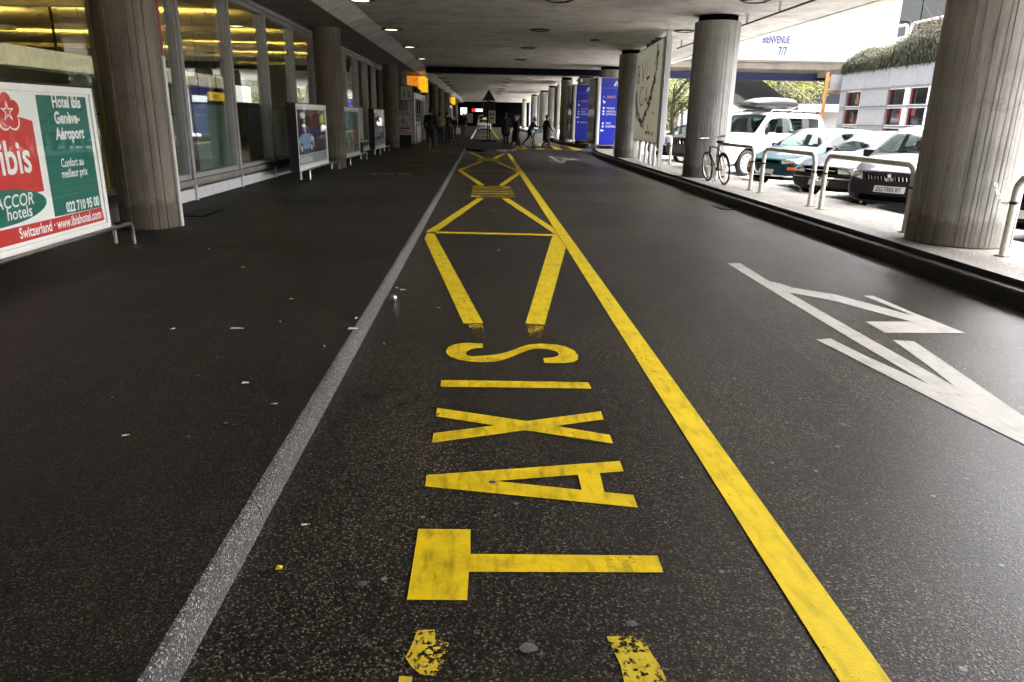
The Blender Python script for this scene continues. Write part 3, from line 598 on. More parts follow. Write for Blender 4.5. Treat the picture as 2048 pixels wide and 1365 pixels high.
for i, (x, y, z, s, m, lb) in enumerate([(-8.5,24.5,1.95,(.05,1.6,.25),'sign_yellow_lit','yellow hanging sign with dark letters inside the hall'),(-7.4,20.0,1.85,(.05,.9,.16),'sign_white_lit','small white lit sign inside the hall'),(-9.5,30.0,2.0,(.05,2.5,.6),'sign_white_lit','wide white lit sign inside the hall behind the car poster')]):
    t = thing('hall_sign', lb, 'sign', (x,y,z), 0); MB().box((0,-s[1]/2,0),(s[0],s[1]/2,s[2])).build('sign_face', m, t)
    MB().cyl((.02,0,s[2]),(.02,0,3.9-z),.012,6).build('rod', 'black_metal', t)
    if i == 0: text('ARRIVEE', .16, 'print_black', t, (s[0]+.004,-.6,.06), (0,1,0), (0,0,1), bold=.01)
for i, (x, y) in enumerate([(-10.5,18),(-10.5,23),(-12,28)]):
    t = thing('check_in_desk', '%s cream counter inside the hall' % ['nearest','middle','farthest'][i], 'counter', (x,y,.37), 0, 'counters in the hall'); MB().bbox((-.4,-1.2,0),(.4,1.2,1.1),.03).build('counter_body', 'interior_cream', t); MB().box((-.45,-1.25,1.1),(.45,1.25,1.14)).build('counter_top', 'interior_dark', t)

# --- advert boards
def board(y0, y1, leg0, leg1, label, name='advert_board'):
    t = thing(name, label, 'advert board', (-4.12,y0,PZ)); Lg = y1-y0; b0, b1 = .245, 1.695
    bx = MB().box((-.2,0,b0),(-.02,Lg,b1)); bx.build('casing', 'black_metal', t)
    fr = MB().box((-.019,.0,b0),(.012,Lg,b0+.06)).box((-.019,0,b1-.06),(.012,Lg,b1)).box((-.019,0,b0+.061),(.012,.06,b1-.061)).box((-.019,Lg-.06,b0+.061),(.012,Lg,b1-.061)); fr.build('frame', 'print_offwhite', t)
    MB().box((-.21,-.012,b1+.001),(.014,Lg+.012,b1+.02)).build('top_cap', 'black_metal', t)
    MB().box((-.2,-.014,b0),(.013,-.001,b1)).build('edge_trim', 'black_metal', t); MB().box((-.2,Lg+.001,b0),(.013,Lg+.014,b1)).build('edge_trim', 'black_metal', t)
    MB().box((-.019,.061,b0+.061),(-.004,Lg-.061,b1-.061)).build('poster_sheet', 'print_white', t)
    MB().box((.007,.062,b0+.062),(.009,Lg-.062,b1-.062)).build('cover_glass', 'ad_glass', t)
    a, b = leg0-y0, leg1-y0
    MB().tube([(.05,a,0),(.05,a,.19),(.05,a+.04,.235),(.05,a+.1,.24),(.05,b-.1,.24),(.05,b-.04,.235),(.05,b,.19),(.05,b,0)], .022, 10).build('steel_rail', 'steel', t, smooth=40)
    MB().tube([(-.16,a,0),(-.16,a,.2),(-.16,b,.2),(-.16,b,0)], .022, 10).build('steel_rail', 'steel', t, smooth=40)
    return t, Lg
def flat(t, name, pts, m, lay=0):
    # flat print on a board: pts are (u along the board, v above the board's lower edge)
    x = -.0035+.0007*lay; return MB().quad([(x,u,.245+v) for u, v in pts]).build(name, m, t)
def circ(cu, cv, ru, rv, n=24, a0=0, a1=360): return [(cu+ru*math.cos(R(a0+(a1-a0)*i/n)), cv+rv*math.sin(R(a0+(a1-a0)*i/n))) for i in range(n+(0 if a1-a0 >= 360 else 1))]
tx = lambda t, s, size, m, u, v, lay=3, **k: text(s, size, m, t, (-.0035+.0007*lay,u,.245+v), (0,1,0), (0,0,1), **k)
t, Lg = board(4.93, 8.13, 4.93, 8.52, 'large red, white and green hotel advert board on a steel rail')
flat(t, 'print_field', [(2.2,.245),(3.08,.235),(3.08,1.36),(2.21,1.36)], 'print_green')
flat(t, 'print_field', [(.1,.093),(3.1,.093),(3.08,.234),(.1,.234)], 'print_red', 1)
flat(t, 'print_field', [(.5,.5)]+[(.5,1.0)]+[(.5+(1.6*i/12), 1.13+.1*math.sin(math.pi*i/12)) for i in range(13)]+[(2.1,.5)], 'print_red')
flat(t, 'print_field', [(2.1,.36)]+[(u,v) for u,v in circ(1.42,.4,.7,.19,28) if u < 2.2], 'print_green', 1) if False else flat(t, 'print_field', circ(1.42,.41,.69,.155,32), 'print_green', 1)
for k in range(5): flat(t, 'flower_petal', circ(1.76+.11*math.cos(R(90+72*k)),1.21+.1*math.sin(R(90+72*k)),.085,.078,16), 'print_white', 1+.2*k)
for k in range(5): flat(t, 'flower_petal', circ(1.76+.1*math.cos(R(90+72*k)),1.21+.09*math.sin(R(90+72*k)),.078,.071,16), 'print_red', 2.4+.12*k)
st = []
for k in range(10): a = R(90+36*k); r_ = .1 if k % 2 == 0 else .035; st.append((1.76+r_*math.cos(a), 1.21+r_*.95*math.sin(a)))
flat(t, 'star', st, 'print_white', 4)
flat(t, 'star', [(1.76+(u-1.76)*.6,1.21+(v-1.21)*.6) for u,v in st], 'print_red', 5)
tx(t,'ibis',.4,'print_white',1.98,.69,align='RIGHT',bold=.018,xs=.85); tx(t,'ACCOR',.155,'print_white',1.91,.405,align='RIGHT',bold=.008,xs=1.0,shear=.2); tx(t,'hotels',.15,'print_white',1.86,.302,align='RIGHT',bold=.01,shear=.1)
for s, sz, u, v in (('Hotel ibis',.155,2.965,1.255),('Genève-',.155,2.905,1.105),('Aéroport',.155,2.945,.958),('Confort au',.115,2.86,.695),('meilleur prix',.115,2.905,.592),('022 710 95 00',.135,3.045,.262)):
    tx(t,s,sz,'print_white',u,v,align='RIGHT',bold=.034 if sz > .12 else .016,xs=.84 if sz > .14 else .8)
tx(t,'Switzerland · www.ibishotel.com',.135,'print_white',3.05,.125,align='RIGHT',bold=.02,xs=.8)
def car_poster(y0, y1, l0, l1, label):
    t, Lg = board(y0, y1, l0, l1, label)
    flat(t,'print_field',[(.12,.34),(Lg-.12,.34),(Lg-.12,1.33),(.12,1.33)],'print_night')
    flat(t,'print_field',[(1.5,.75),(Lg-.12,.6),(Lg-.12,1.2),(1.9,1.25)],'print_darkblue',1); flat(t,'print_field',[(.9,1.33),(2.4,1.33),(2.2,.95),(1.3,.9)],'print_darkred',1.5)
    flat(t,'print_field',[(.12,.34),(Lg-.12,.34),(Lg-.12,.55),(.12,.5)],'print_asphalt',2)
    flat(t,'car_picture',[(.14,.5),(.14,.66),(.24,.74),(.5,.79),(1.2,.8),(1.52,.75),(1.66,.66),(1.68,.52),(1.55,.46),(.3,.46)],'print_carblue',3)
    flat(t,'car_picture',[(.42,.79),(.66,.96),(1.05,.98),(1.34,.79)],'print_carblue',3.5); flat(t,'car_picture',[(.5,.8),(.69,.935),(.84,.945),(.84,.8)],'print_darkblue',4); flat(t,'car_picture',[(.9,.8),(.9,.945),(1.03,.95),(1.24,.8)],'print_darkblue',4)
    flat(t,'car_picture',[(.3,.57),(1.2,.57),(1.2,.6),(.3,.6)],'print_grey',4); flat(t,'car_picture',[(1.3,.66),(1.6,.64),(1.58,.71),(1.35,.72)],'print_white',4)
    for u in (.4,1.36): flat(t,'car_picture',circ(u,.48,.15,.115,18),'print_black',4.5); flat(t,'car_picture',circ(u,.48,.09,.07,14),'print_offwhite',5)
    flat(t,'car_picture',[(1.5,.5),(1.66,.54),(1.65,.6),(1.52,.6)],'print_orange',4)
    flat(t,'print_glow',circ(.62,1.2,.22,.07,16),'print_white',4); flat(t,'print_glow',circ(.66,.98,.2,.03,12),'print_white',5)
    flat(t,'yellow_tag',[(2.35,1.16),(2.85,1.26),(2.85,1.05),(2.4,.98)],'print_yellow',4); flat(t,'yellow_tag',[(2.42,.95),(2.88,1.02),(2.86,.85),(2.5,.8)],'print_yellow',4)
    flat(t,'print_field',[(.12,.11),(Lg-.12,.11),(Lg-.12,.33),(.12,.33)],'print_grey',1)
    tx(t,'New Colt Cabriolet',.2,'print_white',.2,.17,xs=.72,bold=.012)
    for u,v in ((2.72,.27),(2.66,.21),(2.78,.21)): flat(t,'logo_diamond',[(u,v-.04),(u+.035,v),(u,v+.04),(u-.035,v)],'print_red',3)
car_poster(16.68,19.83,17.46,21.03,'car poster board with yellow tag, the nearer of two alike')
t, Lg = board(22.0,25.0,22.81,26.11,'teal drinks poster board with a red strip beside the brown column')
flat(t,'print_field',[(.12,.11),(Lg-.12,.11),(Lg-.12,1.33),(.12,1.33)],'print_teal'); flat(t,'print_field',[(1.95,.3),(2.55,.3),(2.55,1.33),(1.95,1.33)],'print_darkred',1); flat(t,'print_field',[(2.0,.35),(2.5,.35),(2.5,.8),(2.0,.8)],'print_red',2)
flat(t,'print_field',[(.14,.72),(1.9,.72),(1.9,.78),(.14,.78)],'print_white',2); flat(t,'print_field',[(.14,.11),(1.9,.11),(1.9,.7),(.14,.7)],'print_grey',1); flat(t,'glass_picture',circ(1.1,.4,.6,.27,24),'print_teal',2); flat(t,'glass_picture',circ(1.05,.42,.3,.2,20),'print_gold',3); flat(t,'glass_picture',[(.95,.12),(1.15,.12),(1.3,.4),(.8,.4)],'print_gold',4)
for k in range(4): flat(t,'print_dot',circ(2.25,.4+.11*k,.1,.035,12),'print_gold',3)
car_poster(28.44,31.4,29.47,32.34,'car poster board farther along, dimmer of two alike')

# --- luggage warning boards, timetable post
def warn(loc, label, rz=0):
    t = thing('warning_sign', label, 'sign', loc, rz)
    MB().box((-.46,0,.55),(.46,.04,1.72)).build('sign_board','print_offwhite',t); MB().box((-.4,.02,0),(.4,.3,.545)).build('stand','black_metal',t)
    f = lambda n,p,m,l: MB().quad([(u,-.001*l,v) for u,v in p]).build(n,m,t)
    tri = lambda s: [(-.36*s,1.12-.3*s),(.36*s,1.12-.3*s),(0,1.12+.36*s)]
    f('triangle',tri(1),'print_red',1); f('triangle',tri(.72),'print_offwhite',2); f('exclamation_mark',[(-.03,1.1),(.03,1.1),(.04,1.26),(-.04,1.26)],'print_black',3); f('exclamation_mark',[(-.03,1.03),(.03,1.03),(.03,1.07),(-.03,1.07)],'print_black',3)
    for s, z in (('SURVEILLEZ',1.6),('VOS BAGAGES',1.49),('PRUDENCE',.93),('WATCH',.69),('YOUR LUGGAGE',.6)): text(s,.125 if z != .93 else .08,'print_black',t,(0,-.004,z),(1,0,0),(0,0,1),align='CENTER',bold=.02,xs=.85)
    return t
warn((-4.12,38.6,PZ),'luggage warning sign with a red triangle beside the timetable post')
warn((-4.75,26.9,PZ),'luggage warning sign half hidden behind the teal poster',0)
t = thing('timetable_post','white timetable plate on a thin black post by the portal','sign',(-4.0,39.6,PZ))
MB().cyl((0,0,0),(0,0,2.3),.025,8).build('post','black_metal',t); MB().bbox((-.3,-.04,2.25),(.3,-.005,2.95),.012).build('plate','print_offwhite',t); MB().box((-.33,-.004,2.22),(.33,.03,2.98)).build('plate_rim','black_metal',t); MB().cyl((0,0,0),(0,0,.03),.18,16).build('foot','black_metal',t)
text('TAXI',.09,'print_black',t,(0,-.042,2.82),(1,0,0),(0,0,1),align='CENTER',bold=.01)
for i in range(6):
    for u in (-.2,.05): MB().quad([(u,-.042,2.4+.06*i),(u+.15,-.042,2.4+.06*i),(u+.15,-.042,2.43+.06*i),(u,-.042,2.43+.06*i)]).build('text_line','print_black',t)

# --- entrance portals
def portal(y, label, sgn):
    t = thing('entrance_portal', label, 'doorway', (-4.2,y,PZ))
    MB().box((-.75,0,0),(-.02,.5,2.62)).build('side_panel','frame_grey',t); MB().box((-.019,-.01,0),(.38,.45,2.7)).build('steel_pier','frame_white',t)
    MB().box((-.1,.46,2.42),(.4,7.2,2.72)).build('header','frame_white',t); MB().box((.401,5.7,2.48),(.44,5.95,2.6)).build('sensor','black_metal',t)
    MB().box((.0,7.0,0),(.4,7.2,2.42)).build('steel_pier','frame_white',t)
    for a in (1.0,2.5,4.0,5.5):
        MB().box((.2,a,.02),(.24,a+1.4,2.4)).build('door_leaf','dark_glass',t)
    for a in (.6,.95,2.45,3.95,5.45,6.9): MB().box((.18,a,.0),(.27,a+.045,2.41)).build('door_stile','frame_grey',t)
    for a in range(8): MB().cyl((.42,.7+.35*a,0),(.42,.7+.35*a,.95),.018,8).build('barrier_post','steel',t)
    MB().prism([(.3,.3,2.74),(.62,.3,2.86),(.3,.3,3.1)],(0,3.2,0)).build('blue_canopy','beam_navy',t); MB().prism([(.3,4.4,2.74),(.62,4.4,2.86),(.3,4.4,3.1)],(0,2.6,0)).build('blue_canopy','beam_navy',t)
    s = thing('orange_sign', sgn, 'sign', (-4.2,y+.1,PZ))
    MB().box((-.02,0,3.12),(.6,2.2,3.58)).build('sign_box','sign_orange_lit',s); MB().box((.601,.6,2.95),(.95,.75,3.6)).build('blade','sign_yellow_lit',s); MB().box((.4,2.25,2.8),(.95,2.4,3.6)).build('blade','sign_yellow_lit',s)
    MB().quad([(.35,-.003,3.3),(.5,-.003,3.36),(.54,-.003,3.48),(.44,-.003,3.38)]).build('pictogram','print_brown',s)
    for u in (.05,.5): MB().cyl((u,1,3.55),(u,1,3.78),.015,6).build('hanger','black_metal',s)
portal(42,'steel-framed sliding entrance with blue canopies under an orange sign','glowing orange and yellow sign above the nearer entrance')
portal(85,'far steel-framed entrance under a small orange sign','small glowing orange sign above the far entrance')

# --- ceiling downlights
for row, (x, y0, n, lit, where) in enumerate([(-2.78,17.8,14,True,'beside the sloped beam'),(1.63,17.1,13,False,'over the middle of the road'),(5.75,16.5,2,False,'above the parking-side columns')]):
    for k in range(n):
        y = y0+5.62*k
        if abs(y-40.3) < .8: y += 1.2
        t = thing('ceiling_light', '%s round ceiling light %s, %s from the camera' % ('lit' if lit else 'unlit', where, ordn(k)), 'ceiling light', (x,y,CZ), 0, 'round ceiling lights')
        MB().torus((0,0,-.008),.24,.028,'z',28,6).build('rim','black_metal',t,smooth=40); MB().cyl((0,0,-.012),(0,0,-.002),.2,24).build('lens','lamp_lens' if lit else 'lamp_lens_off',t)
        MB().cyl((0,0,-.0015),(0,0,-.0005),.33,28).build('dark_surround','stair_dark',t)
t = thing('ceiling_vent','dark oval vent in the ceiling short of the billboard','vent',(3.6,25.1,CZ)); MB().cyl((0,0,-.03),(0,0,0),.16,20).build('grille','black_metal',t)
# drains
for lb,(x,y,z,lx,ly) in {'dark slotted drain grate beside the dark column':(-4.3,11.3,PZ,.35,.9),'slotted drain grate against the kerb of the parking side':(4.68,13.9,0,.3,.6)}.items():
    t = thing('drain_grate',lb,'drain',(x,y,z)); MB().box((-lx/2,-ly/2,.001),(lx/2,ly/2,.006)).build('grate_frame','dark_void',t)
    for k in range(9): MB().box((-lx/2+.03,-ly/2+.05+k*(ly-.1)/9,.006),(lx/2-.03,-ly/2+.05+(k+.5)*(ly-.1)/9,.012)).build('bar','black_metal',t)
# ================================================================ CARS
def cage_mesh(s):
    # s: dict of sizes; x runs from the nose (0) to the tail (L); returns (mesh with material ids 0 paint, 1 glass, 2 dark)
    L, W, H = s['L'], s['W'], s['H']; w = W/2; hh, nh, th = s['hood'], s['nose'], s['tail']; zb = s['zb']; belt = s['belt']; wr = s['wr']*w
    cx, r0, r1, tx_ = s['cowl'], s['roof0'], s['roof1'], s['tailx']
    St = []   # x, zb, belt, zedge, ztop, w, wedge, green
    def hoodst(x, zt, k, zbo=0): St.append((x, zb+zbo, zt-.13, zt-.05, zt, w*k, w*k*.86, 0))
    hoodst(0, nh-.05, .80, .12); hoodst(.05, nh-.01, .9, .05); hoodst(.2, nh+.03, .965, .0); hoodst(cx*.5, nh+(hh-nh)*.6, 1, 0); hoodst(cx*.85, hh-.01, 1, 0)
    St.append((cx, zb, belt-.03, hh+.015, hh+.02, w, w*.86, 0))
    m = .52; zt = hh+(H-hh)*m; St.append((cx+(r0-cx)*m, zb, belt, zt-.05, zt, w, w*.86+(wr-w*.86)*m, 1))
    St.append((r0, zb, belt, H-.1, H-.035, w, wr+.02, 1)); St.append((r0+.22, zb, belt, H-.06, H-.005, w, wr, 1))
    for p in s['pillars']:
        St.append((p-.035, zb, belt+.005, H-.055, H, w, wr, 1)); St.append((p+.035, zb, belt+.005, H-.055, H, w, wr, 2))
    St.append((r1-.12, zb, belt+.01, H-.07, H-.02, w, wr, 1)); St.append((r1, zb, belt+.02, H-.1, H-.045, w*.995, wr*.98, 3))
    z5 = th+(H-th)*.1
    St.append((tx_, zb+.02, min(belt+.02, th-.02) if s.get('boot') else belt+.02, z5-.03, z5, w*.98, wr*1.02 if not s.get('boot') else w*.85, 3))
    if s.get('boot'): hoodst(tx_+(L-tx_)*.5, th, .97, .03)
    hoodst(L-.06, th-.05 if s.get('boot') else z5-.12, .93, .06); hoodst(L, (th if s.get('boot') else z5)-.22, .86, .14)
    rows = 10; V = []; n = len(St)
    for (x, b, be, ze, zt, ww, we, g) in St:
        mid = b+(be-b)*.42
        P = [(0,b),(ww*.82,b),(ww*.97,b+.1),(ww,mid),(ww*.99,be-.09),(ww*.96,be),(we+.035,ze),(we-.03,ze+(zt-ze)*.75),(we*.5,zt+.0),(0,zt+.012)]
        V.append(P)
    nose = St[0][0]; vs = []; full = 2*rows-2
    for i, P in enumerate(V):
        x = St[i][0]
        ring = [(y, z) for y, z in P] + [(-y, z) for y, z in P[-2:0:-1]]
        for y, z in ring:
            bow = 0
            q = (y/w)**2
            if x < cx: bow = .22*q*(1-x/cx)**1.5*s.get('bow',1)
            if x > L-.8: bow = -.12*q*((x-(L-.8))/.8)
            vs.append((x+bow, y, z))
    fs = []; ms = []
    for i in range(n-1):
        for j in range(full):
            jj = (j+1) % full; fs.append((i*full+j, (i+1)*full+j, (i+1)*full+jj, i*full+jj))
            row = j if j < rows-1 else full-1-j      # mirrored row index
            gi, gj = St[i][7], St[i+1][7]; mt = 0
            if row == 5 and gi == 1 and gj in (1, 2) or (row == 5 and gi == 2 and gj == 1): mt = 1
            if row == 5 and gi == 1 and gj == 2: mt = 2      # pillar
            if row == 5 and St[i+1][0] - St[i][0] < .075: mt = 2
            if row in (7, 8) and abs(St[i][0]-cx) < 1e-6: mt = 1
            if row in (7, 8) and gi == 1 and abs(St[i+1][0]-r0) < 1e-6: mt = 1
            if row in (7, 8) and gi == 3 and gj == 3: mt = 1
            if row in (0, 1): mt = 2 if row == 0 else 0
            ms.append(mt)
    fs += [tuple(range(full)), tuple(range((n-1)*full, n*full))[::-1]]; ms += [0, 0]
    me = bpy.data.meshes.new('car_cage'); me.from_pydata(vs, [], fs); me.polygons.foreach_set('material_index', ms)
    bm = bmesh.new(); bm.from_mesh(me); bmesh.ops.recalc_face_normals(bm, faces=bm.faces); bm.to_mesh(me); bm.free()
    return me
def car_shell(s):
    me = cage_mesh(s)
    for _ in range(3): me.materials.append(None)
    ob = bpy.data.objects.new('car_cage', me); col.objects.link(ob)
    sb = ob.modifiers.new('s', 'SUBSURF'); sb.levels = 2; sb.render_levels = 2
    cut = MB(); w = s['W']/2; rw = s['rw']*1.17
    for x in s['axles']:
        for sg in (-1, 1): cut.cyl((x, sg*(w-.27), s['rw']+.01), (x, sg*(w+.3), s['rw']+.01), rw, 32, 2)
    cm = cut.mesh('cut'); 
    for _ in range(3): cm.materials.append(None)
    co = bpy.data.objects.new('car_cut', cm); col.objects.link(co)
    bo = ob.modifiers.new('b', 'BOOLEAN'); bo.object = co; bo.operation = 'DIFFERENCE'; bo.solver = 'EXACT'
    dg = bpy.context.evaluated_depsgraph_get(); ev = bpy.data.meshes.new_from_object(ob.evaluated_get(dg))
    bpy.data.objects.remove(ob); bpy.data.objects.remove(co)
    parts = []
    for k in range(3):
        bm = bmesh.new(); bm.from_mesh(ev); bmesh.ops.delete(bm, geom=[f for f in bm.faces if f.material_index != k], context='FACES')
        for f in bm.faces: f.material_index = 0; f.smooth = True
        m = bpy.data.meshes.new('car_part'); bm.to_mesh(m); bm.free(); m.set_sharp_from_angle(angle=R(42)); parts.append(m)
    bm = bmesh.new(); bm.from_mesh(ev); bvh = BVHTree.FromBMesh(bm); bm.free(); bpy.data.meshes.remove(ev)
    return parts, bvh
def split_glass(me, names=('windscreen', 'side_window', 'rear_window'), L=4, cx=1, r1=3):
    # one object per pane (connected piece)
    bm = bmesh.new(); bm.from_mesh(me); seen = set(); out = []
    for f in bm.faces:
        if f.index in seen: continue
        st = [f]; isl = []; seen.add(f.index)
        while st:
            g = st.pop(); isl.append(g)
            for e in g.edges:
                for h in e.link_faces:
                    if h.index not in seen: seen.add(h.index); st.append(h)
        mb = MB(); ids = {}
        for g in isl:
            for v in g.verts:
                if v.index not in ids: ids[v.index] = len(mb.v); mb.v.append(tuple(v.co))
            mb.f.append(tuple(ids[v.index] for v in g.verts)); mb.m.append(0)
        ys = [v[1] for v in mb.v]; xs_ = [v[0] for v in mb.v]
        nm = 'side_window' if min(ys)*max(ys) > 0 else ('windscreen' if sum(xs_)/len(xs_) < L/2 else 'rear_window')
        out.append((nm, mb.mesh(nm, True)))
    bm.free(); return out
def drape(bvh, corners, axis='x', n=8, m=4, off=.006, sgn=1):
    # a patch laid on the body; corners: 4 points (y,z) seen from the front, or (x,z) seen from the side
    mb = MB(); vs = []
    for i in range(n+1):
        for j in range(m+1):
            u, v = i/n, j/m; a = [(1-u)*(1-v)*corners[0][k]+u*(1-v)*corners[1][k]+u*v*corners[2][k]+(1-u)*v*corners[3][k] for k in (0, 1)]
            if axis == 'x':
                h = bvh.ray_cast(Vector((-1, a[0], a[1])), Vector((1, 0, 0)))[0]; x = h.x if h else .05; vs.append((x-off, a[0], a[1]))
            else:
                h = bvh.ray_cast(Vector((a[0], sgn*2, a[1])), Vector((0, -sgn, 0)))[0]; y = h.y if h else sgn*.8; vs.append((a[0], y+sgn*off, a[1]))
    fs = [(i*(m+1)+j, (i+1)*(m+1)+j, (i+1)*(m+1)+j+1, i*(m+1)+j+1) for i in range(n) for j in range(m)]
    return mb.add(vs, fs)
def wheel(parent, x, y, r, sg, rimm='steel', width=.19):
    wv = bpy.data.objects.new('wheel', None); col.objects.link(wv); wv.parent = parent; wv.location = (x, y, r)
    t = MB().torus((0, 0, 0), r-.065, .065, 'y', 36, 10); t.v = [(a, b*width/.13, c) for a, b, c in t.v]; t.build('tyre', 'rubber', wv, smooth=60)
    rm = MB().cyl((0, -.03*sg, 0), (0, sg*.055, 0), r-.11, 28).torus((0, sg*.07, 0), r-.115, .018, 'y', 28, 6)
    rm.build('rim', rimm, wv, smooth=40); MB().cyl((0, sg*.05, 0), (0, sg*.075, 0), .055, 14).build('hub_cap', rimm, wv, smooth=40)
    for k in range(8): 
        a = 2*math.pi*k/8; MB().cyl((math.cos(a)*(r-.19), sg*.054, math.sin(a)*(r-.19)), (math.cos(a)*(r-.19), sg*.0585, math.sin(a)*(r-.19)), .024, 8).build('rim_hole', 'dark_void', wv)
SPEC = dict(
 hatch=dict(L=3.95,W=1.68,H=1.44,hood=.95,nose=.72,tail=.98,zb=.2,belt=.93,wr=.72,cowl=1.0,roof0=1.75,roof1=3.3,tailx=3.75,pillars=[2.35],rw=.3,axles=[.78,3.25]),
 mini=dict(L=4.05,W=1.72,H=1.54,hood=1.0,nose=.78,tail=1.0,zb=.2,belt=.98,wr=.73,cowl=.98,roof0=1.8,roof1=3.4,tailx=3.85,pillars=[2.45],rw=.31,axles=[.8,3.3],bow=1.3),
 sedan=dict(L=4.45,W=1.72,H=1.42,hood=.93,nose=.72,tail=.98,zb=.2,belt=.93,wr=.7,cowl=1.2,roof0=1.95,roof1=3.25,tailx=3.75,pillars=[2.5],rw=.31,axles=[.85,3.5],boot=True),
 suv=dict(L=4.75,W=1.88,H=1.85,hood=1.17,nose=1.0,tail=1.15,zb=.3,belt=1.14,wr=.78,cowl=1.3,roof0=1.85,roof1=4.3,tailx=4.62,pillars=[2.45,3.45],rw=.38,axles=[.92,3.7],bow=.7),
 van=dict(L=4.6,W=1.8,H=1.85,hood=1.1,nose=.85,tail=1.05,zb=.22,belt=1.05,wr=.78,cowl=.75,roof0=1.6,roof1=4.1,tailx=4.45,pillars=[2.3,3.3],rw=.32,axles=[.85,3.5]))
SHELL = {}
def car(kind, label, loc, ang, paint_, look, group=None, name='parked_car', full=True, rim='steel'):
    s = SPEC[kind]
    if kind not in SHELL: SHELL[kind] = car_shell(s)
    (body, glass_, dark), bvh = SHELL[kind]; w = s['W']/2; L = s['L']
    t = thing(name, label, 'car', loc, R(ang), group)
    link('body', body.copy(), paint_, t); link('dark_trim', dark.copy(), 'car_plastic', t)
    for nm, me in split_glass(glass_, L=L): link(nm, me, 'car_glass', t)
    for x in s['axles']:
        for sg in (-1, 1): wheel(t, x, sg*(w-.1), s['rw'], sg, rim)
    P = lambda nm, c, m, ax='x', off=.006, n=8, mm=4, sg=1: drape(bvh, c, ax, n, mm, off, sg).build(nm, m, t, smooth=True)
    look(P, t, s)
    # interior
    fl = s['zb']+.12; b = s['belt']
    ck = MB().tube([(s['cowl']+.04+.06*(q/5)**2, w*.84*q/5, s['hood']+.02-.02*(q/5)**2) for q in range(-5,6)], .045, 6); ck.v = [(x,y,s['hood']+.02+(z-s['hood']-.02)*.5) for x,y,z in ck.v]; ck.build('scuttle','car_plastic',t)
    MB().bbox((s['cowl']+.05,-w*.82,b-.22),(s['cowl']+.5,w*.82,b-.02),.05).build('dashboard','car_seat',t)
    MB().torus((s['cowl']+.62,-w*.42,b-.02),.17,.014,'x',20,6).build('steering_wheel','car_seat',t)
    for sy in (-1, 1):
        st = bpy.data.objects.new('seat', None); col.objects.link(st); st.parent = t; st.location = (s['cowl']+1.15, sy*w*.42, fl)
        MB().bbox((-.25,-.23,.05),(.25,.23,.32),.06).build('seat_cushion','car_seat',st); bk = MB().bbox((.15,-.23,.3),(.32,.23,.86-fl+.18),.06); bk.v = [(x+(z-.3)*.22,y,z) for x,y,z in bk.v]; bk.build('seat_back','car_seat',st)
        hz = b+.1-fl; MB().bbox((.3,-.13,hz),(.4,.13,hz+.2),.045).build('head_rest','car_seat',st)
    MB().bbox((s['cowl']+1.95,-w*.8,fl),(s['cowl']+2.3,w*.8,b+.02),.08).build('rear_bench','car_seat',t)
    if full:
        for sg in (-1, 1):
            mm = MB().bbox((-.07,-.1,-.07),(.06,.1,.07),.035); mm.v = [(x+s['cowl']+.42,y+sg*(w+.09),z+b+.05) for x,y,z in mm.v]; mm.box((s['cowl']+.36,sg*(w-.03)-.03,b-.01),(s['cowl']+.44,sg*(w-.03)+.03,b+.03)); mm.build('door_mirror', 'car_plastic' if kind != 'suv' else paint_, t, smooth=50)
            for p in [s['roof0']-.3]+[q for q in s['pillars']]+[s['axles'][1]-.4]:
                P('door_gap', [(p-.004,s['zb']+.16),(p+.004,s['zb']+.16),(p+.004,b-.03),(p-.004,b-.03)], 'dark_void', 'y', .002, 1, 8, sg)
            for p in s['pillars']: P('door_handle', [(p-.28,b-.13),(p-.08,b-.13),(p-.08,b-.1),(p-.28,b-.1)], 'car_plastic', 'y', .015, 4, 2, sg)
            P('rubbing_strip', [(s['axles'][0]+.45,.5),(s['axles'][1]-.42,.5),(s['axles'][1]-.42,.56),(s['axles'][0]+.45,.56)], 'car_plastic', 'y', .01, 12, 2, sg)
        for y0 in (-.45, .15): MB().tube([(s['cowl']+.02,y0,s['hood']+.035),(s['cowl']+.1,y0+.3,s['hood']+.075),(s['cowl']+.2,y0+.55,s['hood']+.14)],.009,6).build('wiper','car_plastic',t)
    P('bonnet_gap', [(.1,-.003),(.12,-.003),(.12,.003),(.1,.003)], 'dark_void') if False else None
    return t
def lamp(P, y0, y1, z0, z1, slant=.04, m='headlamp'):
    for sg in (1, -1): P('headlight', [(sg*y0,z0),(sg*y1,z0+slant),(sg*y1,z1+slant),(sg*y0,z1)], m)
def plate(P, t, s, z, txt, wd=.26):
    o = P('number_plate', [(-wd,z),(wd,z),(wd,z+.11),(-wd,z+.11)], 'plate_white', off=.025, n=2, mm=1)
    if txt:
        x = min(v.co.x for v in o.data.vertices); text(txt, .1, 'print_black', t, (x-.004,.0,z+.02), (0,-1,0), (0,0,1), align='CENTER', bold=.01, xs=.82)
